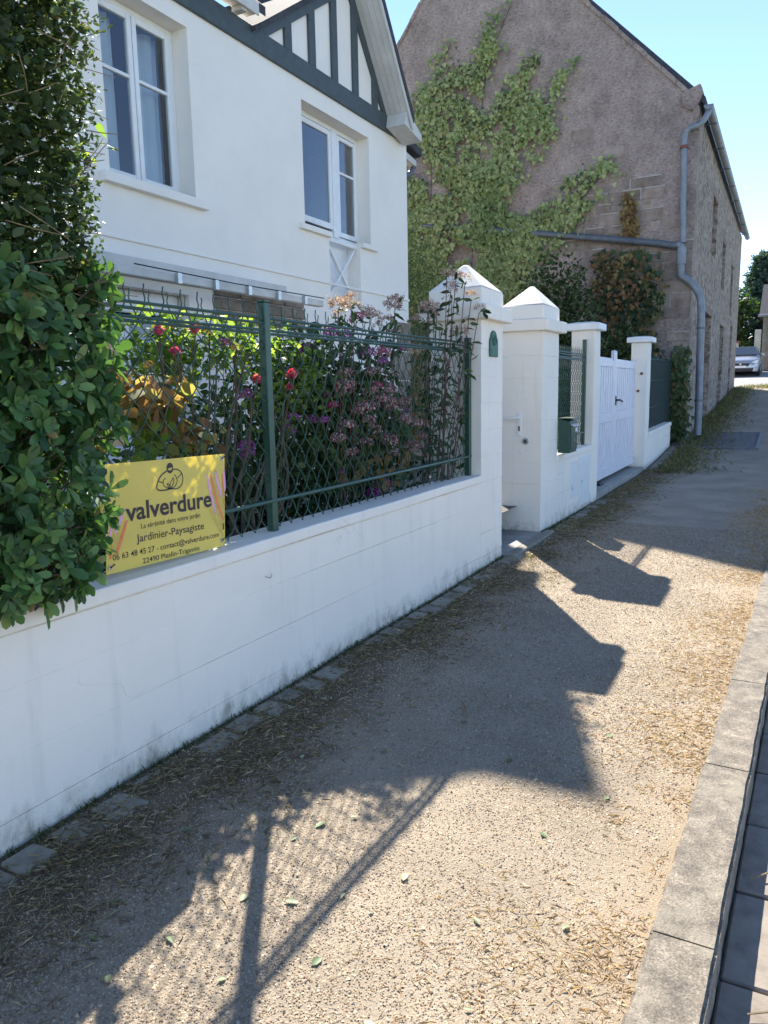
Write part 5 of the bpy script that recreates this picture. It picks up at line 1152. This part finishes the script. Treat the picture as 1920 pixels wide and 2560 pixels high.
def eup(label, bx, by, heads, nleaf):
    t = thing('hemp_agrimony', label, 'flowers', (bx, by, GB), 'tall dusty pink perennials behind the fence')
    mb = MB(); LP = []
    clus = {}
    for h in heads:
        Q = stemtube(mb, (bx+(h[0]-bx)*.35+rp.uniform(-.05, .05), max(.16, by+rp.uniform(-.05, .05)), GB), (h[0], h[1], h[2]-.03), .006, .003, .02, 4, 5)
        for q in Q[3:]:
            for _ in range(nleaf): LP.append(tuple(q+Vector((rp.uniform(-.03, .03), rp.uniform(-.03, .03), rp.uniform(-.03, .03)))))
    mb.build('stems', 'red_stem', t)
    P = np.array(LP); cloud('foliage', t, P, (LEAF[0]*np.array([1, .55, 1]), LEAF[1]), .085, 'leaf_dark', .15, droop=.25)
    for i, h in enumerate(heads): head('dusty', t, (h[0], h[1], h[2]), h[3]*1.55, i)
eup('tall dusty pink hemp agrimony leaning against the first gate pier', 5.45, .22, [(5.14, .02, 2.33, .032), (5.31, .02, 2.33, .038), (5.49, .02, 2.34, .04), (5.22, .02, 2.26, .033), (5.62, .02, 2.23, .035), (5.66, -.03, 2.13, .03), (5.42, .03, 1.94, .044), (5.4, .16, 1.72, .034), (5.24, .02, 2.22, .032)], 3)
eup('dusty pink hemp agrimony clump just left of the first gate pier', 5.4, .38, [(5.54, .35, 2.14, .056), (5.29, .35, 2.03, .04), (5.42, .3, 2.14, .05), (5.44, .3, 2.10, .044), (5.59, .3, 2.17, .022), (5.5, .3, 1.7, .03)], 5)
eup('hemp agrimony with dusty pink heads in front of the house corner', 4.9, .45, [(4.96, .35, 2.14, .051), (4.96, .35, 2.09, .04), (4.82, .35, 1.98, .05), (5.0, .38, 1.92, .04)], 4)
eup('hemp agrimony heads rising above the middle of the mesh fence', 4.35, .45, [(4.17, .35, 2.05, .05), (4.33, .35, 2.09, .046), (4.25, .37, 2.0, .04), (4.58, .35, 2.02, .054), (4.4, .36, 2.06, .03)], 4)

bush('low_evergreen', 'low dark evergreen filling the back of the flower bed below the house', 'shrub', 4.3, 1.35,
     [(3.6, 1.3, 1.1), (4.2, 1.4, 1.2), (4.9, 1.3, 1.2), (5.4, 1.35, 1.1)], 'bark', .012,
     [(1500, (3.75, 1.3, .80), (.34, .18, .26), .09, 'leaf_dark', LEAF, .3), (1700, (4.8, 1.35, .85), (.50, .18, .32), .09, 'leaf_dark', LEAF, .3), (700, (3.0, 1.2, .55), (.3, .15, .12), .08, 'leaf_dark', LEAF, .3)])
# ---- shrubs by the barn and behind the house corner
def shrub(name, label, c_, rad, N, size, mat, tpl=LEAF, spike=0.0, ground=None):
    t = thing(name, label, 'shrub', (c_[0], c_[1], ground if ground is not None else c_[2]-rad[2]))
    v = rdir(N); rr = RNG.random(N)**.45; P = np.array(c_)+v*rr[:, None]*np.array(rad)*(1+.25*(vnoise(v[:, :2]*3+v[:, 2:]*2, 2, 5)-.5))[:, None]
    if spike:
        ph = vnoise(P[:, :2], 5, 6); P[:, 2] += np.where(P[:, 2] > c_[2], ph*spike, 0)
    P[:, 2] = np.maximum(P[:, 2], ORG[t].z)
    cloud('foliage', t, P, tpl, size, mat, .5)
    mb = MB()
    for k in range(7):
        a = rp.uniform(0, 6.28); stemtube(mb, (c_[0]+.1*math.cos(a), c_[1]+.1*math.sin(a), ORG[t].z), (c_[0]+rad[0]*.6*math.cos(a), c_[1]+rad[1]*.6*math.sin(a), c_[2]+rad[2]*.5), .03, .008, .06)
    mb.build('branches', 'bark', t)
shrub('dark_shrub', 'dark upright evergreen shrub behind the gate posts against the barn', (16.3, 2.35, 1.9), (.6, 1.0, 1.9), 9000, .10, 'leaf_dark', LEAF, .9, .3)
shrub('garden_shrub', 'dense dark shrub behind the slatted gate', (16.6, 1.0, 1.3), (.6, .8, 1.3), 5000, .10, 'leaf_ivy_dark', LEAF, .3, .3)
shrub('feathery_conifer', 'feathery green conifer between the house corner and the first gate pier', (15.6, 5.3, 2.3), (.8, .9, 2.2), 9000, .12, 'leaf_tree', BLADE, .6, .3)
shrub('yard_shrub', 'dark bush in the yard beyond the pedestrian gate', (14.6, 3.6, 1.4), (.9, 1.0, 1.3), 5000, .11, 'leaf_dark', LEAF, .4, .3)

# ================================================================ FAR END OF THE STREET
# silver car coming towards us
cx, cy = 41.0, -.02; cz = gzf(41.5)-.02
car = thing('parked_car', 'silver hatchback facing down the street beyond the barn', 'car', (cx, cy, cz))
def section(xs, prof):
    """loft of half profiles: prof(x)-> list of (y,z)"""
    V = []; n = None
    for x in xs:
        p = prof(x); p = [(-a, b) for a, b in p]+[(a, b) for a, b in p[::-1]]; n = len(p)
        V += [(cx+x, cy+a, cz+b) for a, b in p]
    F = []
    for i in range(len(xs)-1):
        for k in range(n): F.append((i*n+k, i*n+(k+1) % n, (i+1)*n+(k+1) % n, (i+1)*n+k))
    F += [tuple(range(n)), tuple(range((len(xs)-1)*n, len(xs)*n))[::-1]]
    return V, F
def prof(x):
    ht = np.interp(x, [0, .05, .25, .9, 1.15, 3.5, 3.95], [.62, .74, .84, .98, 1.02, 1.0, .85]); w_ = np.interp(x, [0, .15, .6, 3.4, 3.95], [.62, .78, .86, .86, .74])
    lo = .22
    return [(w_*.93, lo), (w_, .42), (w_, .62), (w_*.96, ht-.10), (w_*.72, ht-.02), (.3, ht)]
mb = MB(); mb.add(*section([0, .05, .15, .3, .6, .9, 1.15, 2, 3, 3.5, 3.8, 3.95], prof)); mb.build('body', 'car_paint', car, smooth=True)
def cab(x):
    ht = np.interp(x, [1.0, 1.75, 2.2, 3.0, 3.75], [1.0, 1.44, 1.50, 1.46, 1.02]); w_ = .80
    return [(w_, .95), (w_*.98, 1.0), (.62+.16*(1.5-ht), ht-.04), (.4, ht)]
mb = MB(); mb.add(*section([1.0, 1.4, 1.75, 2.2, 3.0, 3.75], cab)); mb.build('cabin', 'car_paint', car, smooth=True)
V = [(cx+1.00, cy-.70, cz+1.035), (cx+1.00, cy+.70, cz+1.035), (cx+1.72, cy+.60, cz+1.44), (cx+1.72, cy-.60, cz+1.44)]
MB().add([(a-.035, b, c_+.03) for a, b, c_ in V]+V, [(0, 1, 2, 3), (0, 4, 5, 1), (1, 5, 6, 2), (2, 6, 7, 3), (3, 7, 4, 0)]).build('windscreen', 'car_glass', car)
for s_ in (-1, 1): MB().add([(cx+1.5, cy+s_*.815, cz+1.04), (cx+3.4, cy+s_*.815, cz+1.04), (cx+3.0, cy+s_*.70, cz+1.40), (cx+1.95, cy+s_*.70, cz+1.42)], [(0, 1, 2, 3)]).build('side_window', 'car_glass', car)
MB().prism([(cy-.42, cz+.62), (cy+.42, cz+.62), (cy+.36, cz+.47), (cy-.36, cz+.47)], 0, cx-.03, cx+.06).build('grille', 'car_black', car, bevel=.01)
MB().prism([(cy-.60, cz+.38), (cy+.60, cz+.38), (cy+.55, cz+.22), (cy-.55, cz+.22)], 0, cx-.04, cx+.06).build('bumper_intake', 'car_black', car, bevel=.01)
MB().box(cx-.055, cx-.035, cy-.26, cy+.26, cz+.40, cz+.50).build('number_plate', 'car_light', car)
MB().disc((cx-.03, cy, cz+.57), (-1, 0, 0), .05, .012, 14).build('badge', 'steel', car)
for s_ in (-1, 1):
    MB().prism([(cy+s_*.48, cz+.64), (cy+s_*.74, cz+.76), (cy+s_*.80, cz+.70), (cy+s_*.70, cz+.60)], 0, cx-.02, cx+.30).build('headlight', 'car_light', car, bevel=.01)
    MB().disc((cx-.0, cy+s_*.62, cz+.32), (-1, 0, 0), .05, .03, 12).build('fog_lamp', 'car_light', car)
    o = MB().box(cx+1.25, cx+1.38, cy+s_*.86, cy+s_*1.0, cz+1.0, cz+1.12).build('mirror', 'car_paint', car, bevel=.03, seg=2)
    for wx in (.72, 3.2):
        w_ = MB().tube([(cx+wx, cy+s_*.66, cz+.30), (cx+wx, cy+s_*.86, cz+.30)], .30, 20).build('wheel', 'rubber', car, bevel=.02)
        MB().disc((cx+wx, cy+s_*.86, cz+.30), (0, s_, 0), .19, .012, 16).build('rim', 'steel', w_)
# stone house with a bright slate roof
fz = gzf(47)-.05
fh = thing('far_stone_house', 'small dark stone house with white shutters at the end of the street', 'house', (50, -4, fz))
MB().box(46.0, 53, -8, -.75, fz, fz+2.95).build('walls', 'far_stone', fh)
MB().prism([(45.75, fz+2.85), (53.25, fz+2.85), (49.5, fz+4.9)], 1, -8.2, -.55).build('roof', 'slate', fh)
MB().tube([(45.7, -8.2, fz+2.86), (45.7, -.5, fz+2.86)], .07, 8).build('gutter', 'zinc', fh)
MB().tube([(45.93, -1.3, fz), (45.93, -1.3, fz+2.8)], .05, 8).build('downpipe', 'zinc_dark', fh)
for (y0, y1, z0, z1) in ((-2.3, -1.75, .55, 1.9), (-3.6, -3.05, .55, 1.9)):
    o = MB().box(45.94, 45.998, y0, y1, fz+z0, fz+z1).build('shutter', 'white_paint', fh, bevel=.01)
    for k in range(4): MB().box(45.925, 45.939, y0+.05, y1-.05, fz+z0+.1+k*.32, fz+z0+.3+k*.32).build('shutter_panel', 'white_paint', o)
pl2 = thing('yard_wall', 'low stone yard wall with a capped pier behind the silver car', 'wall', (45, .4, fz))
MB().box(45.0, 45.3, -.55, 2.6, fz, fz+1.15).build('wall', 'plaster_tan', pl2, bevel=.02); MB().box(44.9, 45.35, -.72, -.42, fz, fz+2.1).build('pier', 'plaster_tan', pl2, bevel=.02); MB().box(44.9, 45.4, .35, .75, fz, fz+1.45).build('pier', 'plaster_tan', pl2, bevel=.02); MB().box(44.85, 45.45, .28, .82, fz+1.4505, fz+1.55).build('pier_cap', 'brick_red', pl2, bevel=.02)
# cedar: tiers of drooping branches
cd = thing('cedar_tree', 'blue green cedar with drooping branches above the far houses', 'tree', (56, -.25, fz))
mb = MB(); mb.tube([(56, -.25, fz), (56, -.25, fz+4), (56, -.22, fz+7.9)], [.28, .18, .03], 8); mb.build('trunk', 'bark', cd)
br = MB(); LP = []; LD = []
for k in range(90):
    z_ = fz+1.3+6.4*(k/90.); a = k*2.4; L = (1.0-(z_-fz)/8.2)*3.1+.2
    tip = Vector((56+L*math.cos(a), -.25+L*math.sin(a), z_-.22*L+rp.uniform(-.1, .2))); base_ = Vector((56, -.25, z_)); mid = base_.lerp(tip, .5)+Vector((0, 0, .22*L*.5))
    Q = curve([base_, mid, tip], 6); br.tube(Q, [.04*(1-i/len(Q))+.008 for i in range(len(Q))], 4)
    for q in Q[2:]:
        for _ in range(30): LP.append((q.x+rp.gauss(0, .14), q.y+rp.gauss(0, .14), q.z-abs(rp.gauss(0, .16))))
br.build('branches', 'bark', cd)
cloud('crown', cd, np.array(LP), BLADE if False else LEAFS, .20, 'leaf_cedar', -.2)
def tree(label, x, y, z0, h, rx, N, mat, size=.26):
    t = thing('tree', label, 'tree', (x, y, z0)); mb = MB(); mb.tube([(x, y, z0), (x+.1, y, z0+h*.45), (x, y+.1, z0+h*.8)], [.2, .14, .04], 7)
    for k in range(6):
        a = k*1.1; stemtube(mb, (x, y, z0+h*(.35+.06*k)), (x+rx*.7*math.cos(a), y+rx*.7*math.sin(a), z0+h*(.6+.05*k)), .06, .015, .1)
    mb.build('trunk', 'bark', t)
    P = []
    for k in range(26):
        v = rdir(1)[0]; c0 = np.array([x, y, z0+h*.6])+v*np.array([rx, rx, h*.36])*RNG.random()**.4; P.append(c0+RNG.normal(0, rx*.20, (N//26, 3)))
    cloud('crown', t, np.concatenate(P), LEAF, size, mat, .3)
tree('dark round tree standing just right of the barn end', 51, 1.4, fz, 5.0, 1.7, 5200, 'leaf_tree')
tree('broad dark tree behind the far stone house', 60, -3.5, fz, 6.0, 2.4, 5200, 'leaf_tree', .3)
tree('spreading tree at the back of the crossroad, mostly hidden by the barn', 57, 3.5, fz, 5.5, 2.2, 5200, 'leaf_tree', .3)
